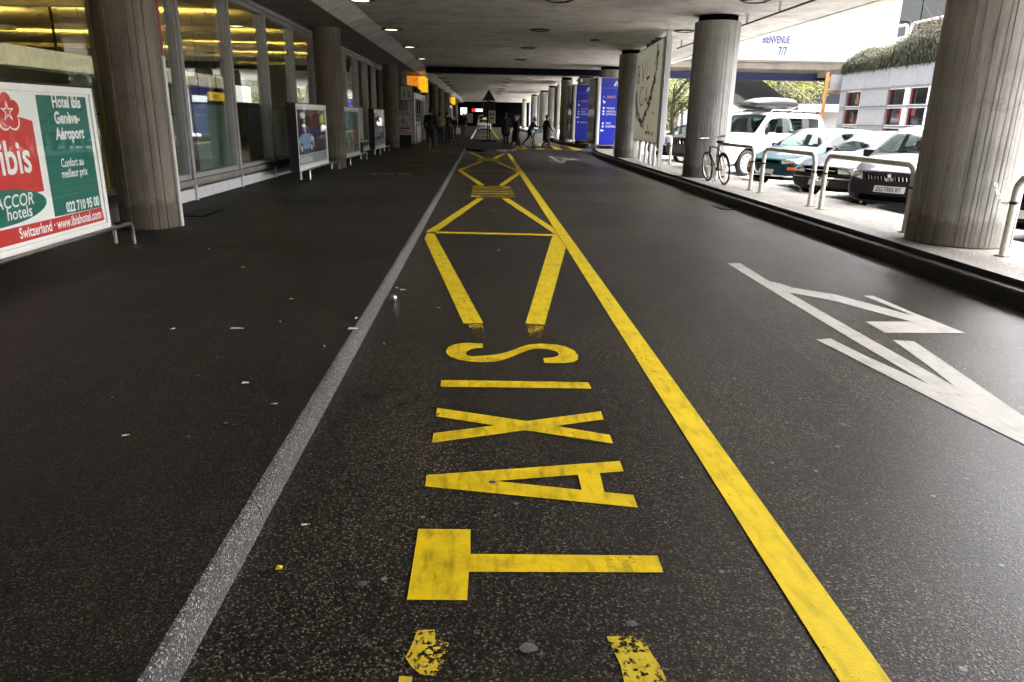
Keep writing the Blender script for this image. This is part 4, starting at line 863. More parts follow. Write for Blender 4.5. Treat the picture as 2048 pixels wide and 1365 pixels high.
def look_purple(P, t, s):
    lamp(P,.5,.78,.62,.74,.06); P('grille',[(-.42,.62),(.42,.62),(.45,.7),(-.45,.7)],'dark_void',off=.004)
    for k in range(14):
        y = -.38+.76*k/13
        if abs(y) > .07: P('grille_bar',[(y-.01,.625),(y+.01,.625),(y+.01,.695),(y-.01,.695)],'chrome',off=.01,n=1,mm=1)
    for a in (90,210,330):
        c = (.045*math.cos(R(a)),.665+.045*math.sin(R(a))); P('badge_diamond',[(c[0]+.045*math.cos(R(a+60*k)) if k%2==0 else c[0]+.026*math.cos(R(a+60*k)),0) for k in ()] or [(c[0]-.03,c[1]-.03),(c[0]+.03,c[1]-.03),(c[0]+.03,c[1]+.03),(c[0]-.03,c[1]+.03)],'chrome',off=.03,n=1,mm=1)
    plate(P,t,s,.42,'ZG·7383-BT'); P('lower_intake',[(-.55,.27),(.55,.27),(.5,.37),(-.5,.37)],'dark_void'); lamp(P,.6,.72,.3,.38,.0,'car_plastic')
    MB().tube([(2.0,-.3,1.53),(2.35,-.3,2.1)],.006,5).build('aerial','black_metal',t)
def look_black(P, t, s):
    lamp(P,.4,.76,.58,.7,.01); P('grille',[(-.36,.57),(.36,.57),(.36,.71),(-.36,.71)],'dark_void'); P('grille_bar',[(-.36,.63),(.36,.63),(.36,.645),(-.36,.645)],'chrome',off=.012)
    P('bumper_strip',[(-.8,.47),(.8,.47),(.8,.5),(-.8,.5)],'chrome',off=.012,n=16); P('bumper',[(-.8,.3),(.8,.3),(.8,.46),(-.8,.46)],'car_plastic',off=.02,n=16); plate(P,t,s,.33,'',.24)
def look_teal(P, t, s):
    lamp(P,.42,.76,.6,.71,.05); P('grille',[(-.36,.62),(.36,.62),(.34,.68),(-.34,.68)],'dark_void')
    for sg in (1,-1): P('indicator',[(sg*.56,.47),(sg*.74,.475),(sg*.74,.54),(sg*.56,.535)],'indicator')
    P('bumper_strip',[(-.78,.3),(.78,.3),(.78,.34),(-.78,.34)],'chrome',off=.012,n=16); P('lower_intake',[(-.5,.22),(.5,.22),(.5,.3),(-.5,.3)],'dark_void'); plate(P,t,s,.36,'',.22)
def look_suv(P, t, s):
    lamp(P,.5,.82,.8,.98,.02); P('grille',[(-.46,.78),(.46,.78),(.46,.97),(-.46,.97)],'dark_void'); P('bumper',[(-.88,.42),(.88,.42),(.88,.68),(-.88,.68)],'car_white' if t['label'].startswith('white') else 'car_plastic',off=.04,n=16); plate(P,t,s,.5,'',.26)
    for sg in (1,-1):
        MB().tube([(2.0,sg*.66,1.86),(2.05,sg*.67,1.91),(4.1,sg*.67,1.91),(4.15,sg*.66,1.86)],.018,8).build('roof_rail','steel',t,smooth=40)
        for x in (2.05,2.75,3.45,4.1): MB().box((x-.03,sg*.67-.02,1.83),(x+.03,sg*.67+.02,1.9)).build('rail_foot','black_metal',t)
def look_jeep(P, t, s):
    lamp(P,.56,.8,.8,.96,.0); P('grille',[(-.5,.76),(.5,.76),(.5,.97),(-.5,.97)],'dark_void')
    for k in range(7): P('grille_bar',[(-.46+.145*k,.77),(-.4+.145*k,.77),(-.4+.145*k,.96),(-.46+.145*k,.96)],'chrome',off=.012,n=1,mm=2)
    P('bumper',[(-.88,.45),(.88,.45),(.88,.7),(-.88,.7)],'car_plastic',off=.05,n=16); plate(P,t,s,.52,'',.26)
def look_plain(P, t, s):
    nz = s['nose']; lamp(P,.42,.74,nz-.13,nz-.03,.03); P('grille',[(-.36,nz-.12),(.36,nz-.12),(.36,nz-.04),(-.36,nz-.04)],'dark_void'); plate(P,t,s,.38,'',.26); P('lower_intake',[(-.5,.25),(.5,.25),(.5,.33),(-.5,.33)],'dark_void')
A_ = 28
GC = 'cars parked nose to the pavement'
def place(px_, py_, ang, W): return (px_, py_, .05)
car('mini','dark purple-grey hatchback with a foreign number plate, nearest to the massive column',(6.95,12.35,.05),40,'car_purple',look_purple,GC)
car('sedan','black car with square headlights between the teal and the purple-grey cars',(6.85,14.85,.05),A_,'car_black',look_black,GC)
car('hatch','teal car with an orange indicator behind the second hoop rail',(6.85,17.75,.05),A_,'car_teal',look_teal,GC)
suv = car('suv','white off-road car carrying a dark roof box',(6.6,22.1,.05),A_,'car_white',look_suv,GC)
car('suv','dark off-road car with a slotted grille behind the round column',(6.95,26.2,.05),A_,'car_dark',look_jeep,GC)
car('hatch','navy small car behind the billboard posts',(6.9,29.6,.05),A_,'car_navy',look_plain,GC)
car('van','white people carrier in the farther parking row',(11.5,36.0,.05),A_,'car_white',look_plain,'cars in the farther row',full=False)
car('hatch','dark car just right of the massive column behind the last rail',(7.2,9.25,.05),A_,'car_black',look_plain,GC)
# roof box on the white off-road car (a thing of its own)
ca, sa = math.cos(R(A_)), math.sin(R(A_)); toW = lambda x,y,z: (6.6+x*ca-y*sa, 22.1+x*sa+y*ca, .05+z)
rb = thing('roof_box','dark grey glossy roof box strapped on top of the white car','roof box',toW(1.3,-.2,1.92),R(A_))
bm = bmesh.new(); prof = [(0,.12,.1,.18),(.12,.02,.22,.3),(.5,0,.34,.4),(1.1,0,.38,.42),(1.7,0,.37,.42),(1.95,.02,.33,.4),(2.05,.1,.2,.32)]
mb = MB(); k = 12; vs = []; 
for (x,z0,z1,hw) in prof:
    for i in range(k):
        a = 2*math.pi*i/k; sx = math.copysign(abs(math.cos(a))**.55, math.cos(a)); sz = math.copysign(abs(math.sin(a))**.55, math.sin(a)); vs.append((x, hw*sx, (z0+z1)/2+(z1-z0)/2*sz))
fs = [(i*k+j,i*k+(j+1)%k,(i+1)*k+(j+1)%k,(i+1)*k+j) for i in range(len(prof)-1) for j in range(k)]+[tuple(range(k)),tuple(range((len(prof)-1)*k,len(prof)*k))[::-1]]
bx = mb.add(vs,fs).build('shell','roofbox',rb); sb = bx.modifiers.new('s','SUBSURF'); sb.levels = 2; sb.render_levels = 2; shade(bx.data)
MB().box((.1,-.41,.17),(1.98,.41,.185)).build('lid_seam','car_plastic',rb)
for x in (.55,1.5): MB().box((x-.04,-.5,-.05),(x+.04,.5,-.005)).build('cross_bar','black_metal',rb)

# ================================================================ RAILS, BICYCLE, BILLBOARDS
def hoop(ya, yb, label, x=5.63):
    t = thing('hoop_rail', label, 'rail', (x,ya,QZ), 0, 'cream hoop rails along the pavement'); h = .87; r = .038; L = yb-ya; c = .17
    arc = lambda y0, s, a0, a1: [(0, y0+s*c*math.cos(R(a)), h-c+c*math.sin(R(a))) for a in range(a0, a1+1, 15)]
    pts = [(0,0,-.02),(0,0,h-c-.02)]+[(0,c-c*math.cos(R(a)),h-c+c*math.sin(R(a))) for a in range(0,91,15)]+[(0,L-c+c*math.sin(R(a)),h-c+c*math.cos(R(a))) for a in range(0,91,15)]+[(0,L,h-c-.02),(0,L,-.02)]
    MB().tube(pts, r, 14).build('bent_tube','cream_tube',t,smooth=50)
    for y in (0, L):
        MB().cyl((0,y,h-.3),(0,y,h-.27),r+.006,14).build('chain_clamp','black_metal',t,smooth=40); MB().cyl((0,y,0),(0,y,.012),.075,16).build('foot_collar','pavement_grey',t)
hoop(15.25,17.6,'hoop rail the bicycle leans on'); hoop(12.34,14.65,'hoop rail in front of the teal car'); hoop(9.4,11.92,'hoop rail in front of the purple-grey car'); hoop(5.2,7.67,'hoop rail at the picture edge chained to the massive column',5.75)
hoop(19.9,22.2,'hoop rail between the round column and the billboard post',6.2); hoop(30.2,32.2,'hoop rail standing before the nearer blue pylon',5.7); hoop(24.0,26.6,'hoop rail under the necklace billboard',6.1)
def chain(p0, p1, sag, n, label):
    t = thing('chain', label, 'chain', p0); p0 = Vector(p0); p1 = Vector(p1)
    for i in range(n):
        q = (i+.5)/n; p = p0.lerp(p1, q)-p0; p.z -= 4*sag*q*(1-q); 
        dz = -4*sag*(1-2*q); d = ((p1-p0)+Vector((0,0,dz))).normalized()
        mb = MB().torus((0,0,0),.016,.005,'z',10,5); mb.v = [(a*1.5,b,c) for a,b,c in mb.v]
        rot = d.to_track_quat('X','Z').to_matrix() @ Matrix.Rotation(R(90*(i%2)),3,'X'); mb.v = [tuple(rot @ Vector(v)+p) for v in mb.v]; mb.build('chain_link','steel',t,smooth=True)
chain((5.78,8.07,1.0),(5.75,7.70,.83),.1,10,'short sagging chain from the massive column to the edge rail')
chain((5.63,11.95,.83),(5.63,12.31,.83),.16,12,'short chain hanging between the second and third hoop rails')
chain((5.63,14.68,.83),(5.63,15.22,.83),.2,12,'short chain hanging between the bicycle rail and the next')

def bicycle():
    t = thing('bicycle','grey city bicycle with straight handlebar leaning on the hoop rail','bicycle',(5.46,16.42,QZ),R(92)); t.rotation_euler = (R(-7),0,R(93))
    # local x = forward
    for x, nm in ((0,'rear'),(1.06,'front')):
        wv = bpy.data.objects.new('wheel',None); col.objects.link(wv); wv.parent = t; wv.location = (x,0,.345)
        MB().torus((0,0,0),.325,.021,'y',40,8).build('tyre','rubber',wv,smooth=True); MB().torus((0,0,0),.3,.01,'y',40,6).build('rim','steel',wv,smooth=True); MB().cyl((0,-.04,0),(0,.04,0),.02,10).build('hub','steel',wv)
        for k in range(18):
            a = 2*math.pi*k/18; MB().cyl((.015*math.cos(a+.6),(.03 if k%2 else -.03),.015*math.sin(a+.6)),(.3*math.cos(a),0,.3*math.sin(a)),.0022,4).build('spoke','steel',wv)
        if nm == 'rear': MB().tube([(.36*math.cos(R(a)),0,.36*math.sin(R(a))) for a in range(40,191,15)],.018,6).build('mudguard','black_metal',wv)
    fr = MB(); bb = (.43,0,.29); st = (.27,0,.80); hd0 = (.87,0,.66); hd1 = (.84,0,.82); rx = (0,0,.345)
    for a, b, r in ((bb,st,.016),(bb,hd0,.018),(st,hd1,.016),(hd0,hd1,.02)): fr.cyl(a,b,r,8)
    for sy in (-.05,.05): fr.cyl((bb[0],sy*.5,bb[2]),(rx[0],sy,rx[2]),.01,6).cyl((st[0],sy*.3,st[2]-.04),(rx[0],sy,rx[2]),.009,6)
    fr.build('frame','car_dark',t,smooth=40)
    fk = MB()
    for sy in (-.05,.05): fk.tube([(.87,sy*.6,.66),(.93,sy,.6),(1.06,sy,.345)],.012,6)
    fk.build('fork','steel',t); MB().cyl(st,(.245,0,.92),.013,8).build('seat_post','steel',t)
    sd = MB().ball((.2,0,.94),(.14,.075,.035),14,8); sd.ball((.31,0,.94),(.09,.03,.025),10,6); sd.build('saddle','rubber',t,smooth=True)
    MB().tube([(.84,0,.82),(.82,0,.95),(.9,0,1.0)],.014,8).build('stem','steel',t)
    hb = MB().tube([(.8,-.3,1.02),(.86,-.2,1.02),(.9,0,1.0),(.86,.2,1.02),(.8,.3,1.02)],.011,8); hb.build('handlebar','steel',t)
    for sy in (-1,1): MB().cyl((.84,sy*.23,1.02),(.78,sy*.33,1.02),.017,8).build('grip','rubber',t); MB().tube([(.87,sy*.16,1.01),(.93,sy*.2,.98),(.9,sy*.29,.97)],.006,5).build('brake_lever','black_metal',t)
    MB().tube([(.9,.1,1.0),(1.02,.12,.95),(1.0,.05,.75)],.005,5).build('brake_cable','black_metal',t)
    MB().cyl((.43,-.06,.29),(.43,-.05,.29),.09,20).build('chain_ring','steel',t); MB().tube([(.43,-.07,.29),(.5,-.075,.14)],.01,6).build('crank','steel',t); MB().tube([(.43,.06,.29),(.36,.07,.44)],.01,6).build('crank','steel',t)
    MB().box((.45,-.17,.12),(.55,-.08,.145)).build('pedal','rubber',t); MB().box((.31,.08,.43),(.41,.17,.455)).build('pedal','rubber',t)
    MB().box((-.1,-.02,.6),(-.08,.02,.66)).build('reflector','tail_red',t); MB().tube([(.3,.03,.3),(.22,.2,.02)],.008,6).build('kick_stand','steel',t)
bicycle()

# --- necklace billboard (faces the camera, turned a little to the road)
bbd = thing('billboard','tall beige necklace billboard on white posts','billboard',(5.35,22.4,QZ))
dirv = Vector((5.65-5.27,27.5-22.0,0)); an = math.atan2(dirv.y, dirv.x); bbd.rotation_euler = (0,0,an); bbd.location = (5.27,22.0,QZ)
Lb = 5.4
MB().box((0,-.12,.68),(Lb,.12,3.66)).build('casing','frame_white',bbd); MB().box((.06,.121,.72),(Lb-.04,.135,3.62)).build('poster_sheet','print_beige',bbd)
MB().box((-.12,-.06,0),(-.015,.06,3.82)).build('post','frame_white',bbd); MB().box((Lb+.02,-.06,0),(Lb+.12,.06,3.82)).build('post','frame_white',bbd)
MB().box((-.015,-.1,3.661),(Lb+.02,.1,3.68)).build('top_rail','black_metal',bbd)
for x in (1.6,2.4,3.4): MB().box((x,-.08,3.69),(x+.35,.1,3.8)).build('spotlight','black_metal',bbd)
for x in (1.0,1.9,2.9,4.2): MB().cyl((x,0,0),(x,0,.68),.05,10).build('leg','frame_white',bbd)
# poster print is seen from the +y side of the board: right is -x
def bflat(nm, pts, m, lay=0): return MB().quad([(Lb-u,.1365+.0008*lay,v) for u, v in pts]).build(nm, m, bbd)
def stroke(pts, w0, m='print_brown'):
    for i in range(len(pts)-1):
        a, b = Vector(pts[i]), Vector(pts[i+1]); d = (b-a).normalized(); n = Vector((-d.y, d.x)); w_ = w0[i] if isinstance(w0, list) else w0
        bflat('letter_stroke', [tuple(a+n*w_), tuple(b+n*w_), tuple(b-n*w_), tuple(a-n*w_)], m, 1+.1*i)
B0 = 2.45
stroke([(.35,2.62),(.35,3.22)],.06); stroke([(.35,3.2),(.75,3.15),(.8,3.02),(.7,2.92),(.35,2.9)],[.025,.05,.05,.025]); stroke([(.35,2.9),(.8,2.86),(.9,2.75),(.8,2.64),(.35,2.62)],[.025,.05,.05,.025])
stroke([(1.3,3.28),(1.75,2.64)],.05); stroke([(1.75,2.64),(2.2,3.28)],.03); stroke([(2.6,3.28),(2.6,2.66)],.03,'print_gold'); stroke([(2.55,2.66),(3.2,2.7)],.045)
stroke([(2.0,2.4),(1.6,2.44),(1.3,2.3),(1.2,2.12),(1.3,1.95),(1.6,1.84),(2.0,1.88)],[.025,.035,.05,.05,.035,.025]); stroke([(1.95,1.88),(1.95,2.1)],.04,'print_gold')
stroke([(2.35,1.86),(2.65,2.4)],.025,'print_gold'); stroke([(2.65,2.4),(3.0,1.88)],.05,'print_gold'); stroke([(2.5,2.0),(2.9,2.05)],.03)
stroke([(3.1,.98),(3.5,.98)],.05); stroke([(3.75,.98),(4.05,.98)],.05); stroke([(3.4,1.25),(3.6,1.1),(3.7,1.0)],.04); stroke([(4.4,.97),(4.65,.97)],.05); stroke([(4.3,1.55),(4.3,1.62)],.06); stroke([(4.55,1.55),(4.55,1.62)],.06)
rr = random.Random(3)
path = [(.84,3.5),(.83,3.1),(.79,2.55),(.73,2.2),(.62,1.85),(.52,1.5),(.41,1.22),(.28,1.35),(.16,1.6),(.08,2.0),(.04,2.3)]
for k in range(150):
    q = k/149*(len(path)-1.001); i = int(q); f_ = q-i; cu = (path[i][0]+(path[i+1][0]-path[i][0])*f_)*Lb+rr.uniform(-.24,.24); cv = path[i][1]+(path[i+1][1]-path[i][1])*f_+rr.uniform(-.09,.09)
    cu = max(.2, min(Lb-.2, cu)); s_ = rr.uniform(.1,.17)
    bflat('necklace_gem', [(cu+s_*math.cos(R(60*j)), cv+s_*.36*math.sin(R(60*j))) for j in range(6)], rr.choice(['print_carblue','gem_pink','gem_lilac','print_darkred','print_gold','gem_lilac','gem_pink']), 2+.15*(k % 9))
# --- blue sign pylons around columns
def pylon(loc, label, lines, w_=1.35, d_=2.0):
    t = thing('sign_pylon', label, 'sign pylon', loc); h0, h1 = .2, 3.25
    MB().box((0,0,h0),(w_,d_,h1)).build('core','black_metal',t)
    MB().box((-.02,-.02,h1+.001),(w_+.02,d_+.02,h1+.03)).build('top_trim','frame_white',t)
    MB().cyl((.1,-.06,h0),(.1,-.06,h1),.105,16).build('corner_profile','frame_white',t,smooth=40); MB().cyl((w_-.05,-.05,h0),(w_-.05,-.05,h1),.06,16).build('corner_profile','frame_white',t,smooth=40)
    MB().box((.21,-.05,h0+.01),(w_-.12,-.005,h1-.01)).build('blue_panel','print_blue',t)
    MB().box((-.03,.15,h0+.05),(-.004,d_-.1,h1-.05)).build('side_poster','window_dark',t)
    for x in (.12,w_-.12):
        for y in (.1,d_-.1): MB().tube([(x,y,-.02),(x,y,h0)],.03,8).build('leg','steel',t)
    MB().tube([(.2,-.02,0),(.2,-.02,.16),(w_-.1,-.02,.16)],.02,8).build('foot_rail','steel',t)
    c = .21+(w_-.33)*.5; f = lambda n,p,m,l=0: MB().quad([(u,-.052-.001*l,v) for u,v in p]).build(n,m,t)
    f('logo_triangle',[(c+.02,2.9),(c+.28,2.9),(c+.15,3.15)],'print_white'); f('logo_triangle',[(c+.1,2.92),(c+.2,2.92),(c+.15,3.02)],'print_blue',1)
    T = lambda s,sz,m,u,v,**k: text(s,sz,m,t,(u,-.0545,v),(1,0,0),(0,0,1),**k)
    T('AEROPORT INTERNATIONAL DE GENEVE',.055,'print_blue_light',.28,2.78,xs=.7,bold=.01)
    for s, v, m, sz in lines:
        if s.startswith('>'):
            a = R(int(s[1:])); f('arrow',[(.36+.09*math.cos(a+q), v+.04+.09*math.sin(a+q)) for q in (0,2.4,-2.4)],'print_white'); f('arrow',[(.36+.07*math.cos(a+q)*k_, v+.04+.07*math.sin(a+q)*k_) for q,k_ in ((1.3,.4),(2.8,1.4),(-2.8,1.4),(-1.3,.4))],'print_white',1)
        else:
            T(s,sz,m,.5,v,bold=.012,xs=.78)
            if m != 'print_orange' or True: f('pictogram',[(.33,v),(.41,v),(.41,v+.09),(.33,v+.09)],'print_blue_light' if m == 'print_orange' else 'print_white')
    return t
pylon((5.38,36.05,QZ),'nearer blue airport sign pylon with frosted stripes behind the hoop rail',[('DEPART',2.35,'print_orange',.15),('>130',2.15,'print_white',.1),('PARKINGS',1.85,'print_white',.11),('CENTRE DE CONGRES',1.7,'print_white',.11),('EXPOSITION',1.57,'print_white',.11),('TAXI',1.15,'print_white',.14),('SHOPPING',1.0,'print_white',.14),('>0',.82,'print_white',.1)],1.45,2.4)
t = pylon((5.13,43.6,QZ),'farther blue airport sign pylon with two orange words at the crossing',[('DEPART',2.3,'print_orange',.14),('>130',2.12,'print_white',.1),('ARRIVEE',1.88,'print_orange',.14),('TRAIN',1.73,'print_white',.13),('SHOPPING',1.59,'print_white',.13),('>0',1.42,'print_white',.1),('GARE ROUTIERE',1.15,'print_white',.11)],1.4,2.6)
pylon((5.7,95,QZ),'small far blue sign pylon near the end of the deck',[('DEPART',2.3,'print_orange',.2),('TAXI',1.8,'print_white',.2)],1.3,1.6)
tt = thing('column_fitting','round eye-like lens fitting on the column above the farther pylon','light',(5.62,44.4,3.75)); MB().ball((0,0,0),(.16,.08,.13),14,8).build('lens','lamp_lens_off',tt,smooth=True); MB().ball((-.02,-.06,0),(.06,.05,.06),10,6).build('pupil','black_metal',tt,smooth=True); MB().tube([(-.22,0,-.02),(0,-.02,.16),(.22,0,.0)],.03,8).build('hood','brown_post',tt)
for loc, lb, le in (((5.2,52.6,QZ),'tall narrow poster panel beyond the dark slim column',4.5),((5.45,74,QZ),'second tall narrow poster panel in the far row',4.5)):
    t = thing('poster_panel',lb,'billboard',loc,R(87)); MB().box((0,-.1,.7),(le,.1,3.6)).build('casing','frame_white',t); MB().box((.1,.101,.75),(le-.1,.11,3.55)).build('poster_sheet','print_teal',t); MB().box((.4,.1105,.9),(1.6,.1115,3.2)).build('print_field','print_grey',t)
    for x in (.3,1.2,2.2,3.2,le-.3): MB().cyl((x,0,0),(x,0,.7),.05,8).build('leg','frame_white',t)
    MB().box((-.12,-.05,0),(-.02,.05,3.78)).build('post','frame_white',t)
# ================================================================ PEOPLE
def person(label, loc, face, h=1.76, pose='walk', top='cloth_black', legs='cloth_black', hair='hair_dark', coat=0, stout=1.0, seed=1, swing=1):
    # local frame: +y is where the person faces, +x their right-hand side seen from behind
    t = thing('person', label, 'person', loc, R(face)); k = h/1.76; S = []     # primitives: (p0,r0,p1,r1,tag)
    V3 = lambda x, y, z: Vector((x, y, z))
    bend = {'bend': .42, 'push': .12}.get(pose, .02); pel = V3(0, 0, .93)
    def torso(x, z, dy=0): d = z-.93; return V3(x, math.sin(bend)*d+dy, .93+math.cos(bend)*d)
    st = stout
    S += [(V3(-.07,0,.92), .125*st, V3(.07,0,.92), .125*st, 'legs' if not coat else 'top'), (torso(0,1.0), .135*st, torso(0,1.2), .135*st, 'top'), (torso(-.07,1.22), .12*st, torso(.07,1.22), .12*st, 'top'), (torso(-.13,1.4), .085*st, torso(.13,1.4), .085*st, 'top'), (torso(0,1.2,.02), .14*st, torso(0,1.36), .115*st, 'top'), (torso(0,1.42), .06, torso(0,1.53,.01), .052, 'skin')]
    hc = torso(0,1.645,.03); S += [(hc+V3(0,-.01,.035), .088, hc+V3(0,.015,-.015), .082, 'skin'), (hc+V3(0,.03,-.06), .058, hc+V3(0,.055,-.08), .035, 'skin'), (hc+V3(0,.09,.0), .014, hc+V3(0,.105,-.03), .016, 'skin')]
    for sx in (-1, 1): S.append((hc+V3(sx*.085,-.005,.01), .02, hc+V3(sx*.088,-.005,-.03), .014, 'skin'))
    S += [(hc+V3(0,-.025,.055), .092, hc+V3(0,-.045,-.0), .085, 'hair')]
    for sx in (-1, 1):
        if pose == 'stand': ky, fy, lift = .01, 0.0, 0
        elif pose == 'walk': ky, fy, lift = (.14, .26, 0) if sx*swing > 0 else (.02, -.28, .06)
        elif pose in ('push', 'bend'): ky, fy, lift = (.16, .2, 0) if sx*swing > 0 else (-.06, -.42, .05)
        hip = V3(sx*.095,0,.9); kn = V3(sx*.1, ky, .5+lift*.3); an = V3(sx*.1, fy, .09+lift); toe = an+V3(0,.15,-.055 if not lift else -.075)
        S += [(hip, .098*st, kn, .066*st, 'legs'), (kn, .064*st, an, .05, 'legs'), (an+V3(0,-.03,-.03), .045, toe, .036, 'shoe')]
        sh = torso(sx*.19*min(st,1.1),1.41)
        if pose == 'push': el = sh+V3(sx*.05,.14,-.24); wr = el+V3(-sx*.02,.24,.0)
        elif pose == 'bend': el = sh+V3(sx*.03,.18,-.2); wr = el+V3(-sx*.02,.26,-.03)
        elif pose == 'stand': el = sh+V3(sx*.06,-.03,-.3); wr = el+V3(-sx*.01,.08,-.24)
        else: el = sh+V3(sx*.06,(-.1 if sx*swing > 0 else .08),-.28); wr = el+V3(-sx*.01,(.06 if sx*swing > 0 else .18),-.22)
        S += [(sh, .062*st, el, .05*st, 'top'), (el, .048*st, wr, .036, 'top')]
        d = (wr-el).normalized(); side = V3(1,0,0); S.append((wr, .027, wr+d*.07, .032, 'skin'))
        for q in range(4):
            b0 = wr+d*.08+side*(q-1.5)*.019; l_ = (.07,.08,.076,.06)[q]; cur = V3(0,.0,-.35); m1 = b0+d*l_*.55; m2 = m1+(d+cur).normalized()*l_*.5
            S += [(b0, .0105, m1, .0098, 'skin'), (m1, .0098, m2, .0085, 'skin')]
        th = wr+d*.02-side*sx*.03; S += [(th, .012, th+d*.05-side*sx*.018, .0105, 'skin')]
    if coat: 
        for sx in (-1, 1): S += [(V3(sx*.07,.0,.95), .13*st, V3(sx*.1,.0,.95-coat), .15*st, 'top')]
        S += [(V3(0,0,.95), .14*st, V3(0,-.02,.95-coat), .16*st, 'top')]
    mb = MB()
    for p0, r0, p1, r1, tg in S:
        p0, p1, r0, r1 = p0*k, p1*k, r0*k, r1*k; n = 10 if r0 > .02 else 7
        mb.tube([p0, p0.lerp(p1,.5), p1], [r0, (r0+r1)/2, r1], n); mb.ball(p0, r0, n, 6); mb.ball(p1, r1, n, 6)
    me = mb.mesh('body'); ob = bpy.data.objects.new('body_tmp', me); col.objects.link(ob)
    rm = ob.modifiers.new('r','REMESH'); rm.mode = 'VOXEL'; rm.voxel_size = .0115; sm = ob.modifiers.new('s','SMOOTH'); sm.factor = .5; sm.iterations = 2
    dg = bpy.context.evaluated_depsgraph_get(); bd = bpy.data.meshes.new_from_object(ob.evaluated_get(dg)); bpy.data.objects.remove(ob)
    tags = ['top','legs','skin','shoe','hair']; mats = [top, legs, 'skin', 'rubber', hair]
    import numpy as np
    nf = len(bd.polygons); C = np.zeros(nf*3); bd.polygons.foreach_get('center', C); C = C.reshape(-1,3); best = np.full(nf, 1e9); idx = np.zeros(nf, int)
    for p0, r0, p1, r1, tg in S:
        a, b = np.array(p0*k), np.array(p1*k); d = b-a; q = np.clip(((C-a)@d)/max(1e-9, d@d), 0, 1); ds = np.linalg.norm(C-(a+q[:,None]*d), axis=1)-(r0+(r1-r0)*q)*k
        m_ = ds < best; best[m_] = ds[m_]; idx[m_] = tags.index(tg)
    bd.materials.clear()
    for m_ in mats: bd.materials.append(M[m_])
    bd.polygons.foreach_set('material_index', idx.tolist()); shade(bd); o = bpy.data.objects.new('body', bd); col.objects.link(o); o.parent = t
    e = MB()
    for sx in (-1, 1): e.ball(tuple((hc+V3(sx*.033,.083,.012))*k), .011*k, 8, 6)
    e.build('eyes','print_black',t,smooth=True); lp = (hc+V3(0,.083,-.055))*k; MB().ball(tuple(lp), (.026*k,.01,.006), 8, 5).build('lips','cloth_red',t)
    return t
person('broad person in black seen from behind walking towards the portal',(-2.42,34.5,PZ),2,1.82,'walk','cloth_black','cloth_black','hair_dark',0,1.28,1)
person('person in a tan jacket half hidden behind the broad person',(-2.3,40.0,PZ),0,1.7,'walk','cloth_tan','cloth_black','hair_dark',0,1.05,2,-1)
person('person in black pushing a luggage cart away along the pavement',(-2.05,42.6,PZ),0,1.74,'push','cloth_black','cloth_navy','hair_dark',0,1.12,3)
person('short person in black carrying a white bag',(-2.1,53.4,PZ),170,1.5,'walk','cloth_black','cloth_black','hair_dark',0,1.1,4)
person('person in a dark jacket and grey trousers walking towards the camera',(-1.48,56.6,PZ),178,1.72,'walk','cloth_black','cloth_grey','hair_grey',0,1.05,5,-1)
person('person all in black standing at the island edge beside the sign post',(1.3,43.2,.11),20,1.74,'stand','cloth_black','cloth_black','hair_dark',.3,1.15,6)
person('grey-haired person in a black coat stepping onto the crossing',(1.78,41.4,0),-60,1.7,'walk','cloth_black','cloth_black','hair_grey',.45,1.12,7)
person('person in a dark teal jacket behind the grey-haired person',(2.0,44.2,0),-75,1.8,'stand','cloth_teal','cloth_black','hair_dark',0,1.0,8)
person('person in navy leaning forward to push a luggage cart on the crossing',(2.72,44.0,0),-85,1.7,'bend','cloth_navy','cloth_black','hair_dark',0,1.05,9)
person('person in a long black coat walking on the yellow crossing',(3.5,41.6,0),-70,1.78,'walk','cloth_black','cloth_black','hair_dark',.5,1.1,10,-1)
# --- luggage carts and bags
def cart(loc, rz, label, bags):
    t = thing('luggage_cart', label, 'luggage cart', loc, R(rz))
    MB().tube([(-.28,-.45,.95),(.28,-.45,.95)],.016,8).build('handle','steel',t)
    for s in (-1,1):
        MB().tube([(s*.28,-.45,.95),(s*.28,-.4,.3),(s*.25,.55,.16)],.016,8).build('side_tube','steel',t)
        MB().torus((s*.27,-.3,.08),.055,.022,'x',16,6).build('wheel','rubber',t)
    MB().torus((0,.5,.08),.055,.022,'x',16,6).build('wheel','rubber',t); MB().box((-.26,-.4,.2),(.26,.5,.22)).build('tray','frame_grey',t)
    for i in range(4): MB().tube([(-.28,-.44,.35+.13*i),(.28,-.44,.35+.13*i)],.008,6).build('back_bar','steel',t)
    for (bl, a, b, m) in bags:
        c = Matrix.Rotation(R(rz),3,'Z') @ Vector(((a[0]+b[0])/2,(a[1]+b[1])/2,a[2])); g = thing('suitcase', bl, 'suitcase', (loc[0]+c.x,loc[1]+c.y,loc[2]+c.z), R(rz)); w_,d_,h_ = (b[i]-a[i] for i in range(3))
        MB().bbox((-w_/2,-d_/2,0),(w_/2,d_/2,h_),.04).build('case_body',m,g,smooth=40); MB().tube([(-.08,0,h_-.01),(-.08,0,h_+.05),(.08,0,h_+.05),(.08,0,h_-.01)],.012,6).build('handle','rubber',g)
cart((-2.0,43.5,PZ),0,'luggage cart pushed along the terminal pavement',[('dark blue suitcase low on the pavement cart',(-.24,-.3,.22),(.24,.35,.55),'cloth_navy'),('red suitcase lying on top on the pavement cart',(-.22,-.2,.56),(.22,.3,.85),'cloth_red')])
cart((3.25,44.0,0),-85,'luggage cart with pale bags on the yellow crossing',[('pale grey suitcase standing on the crossing cart',(-.24,-.3,.22),(.24,.3,.75),'cloth_white'),('blue and white bag on top on the crossing cart',(-.2,-.2,.76),(.2,.25,.98),'print_carblue')])
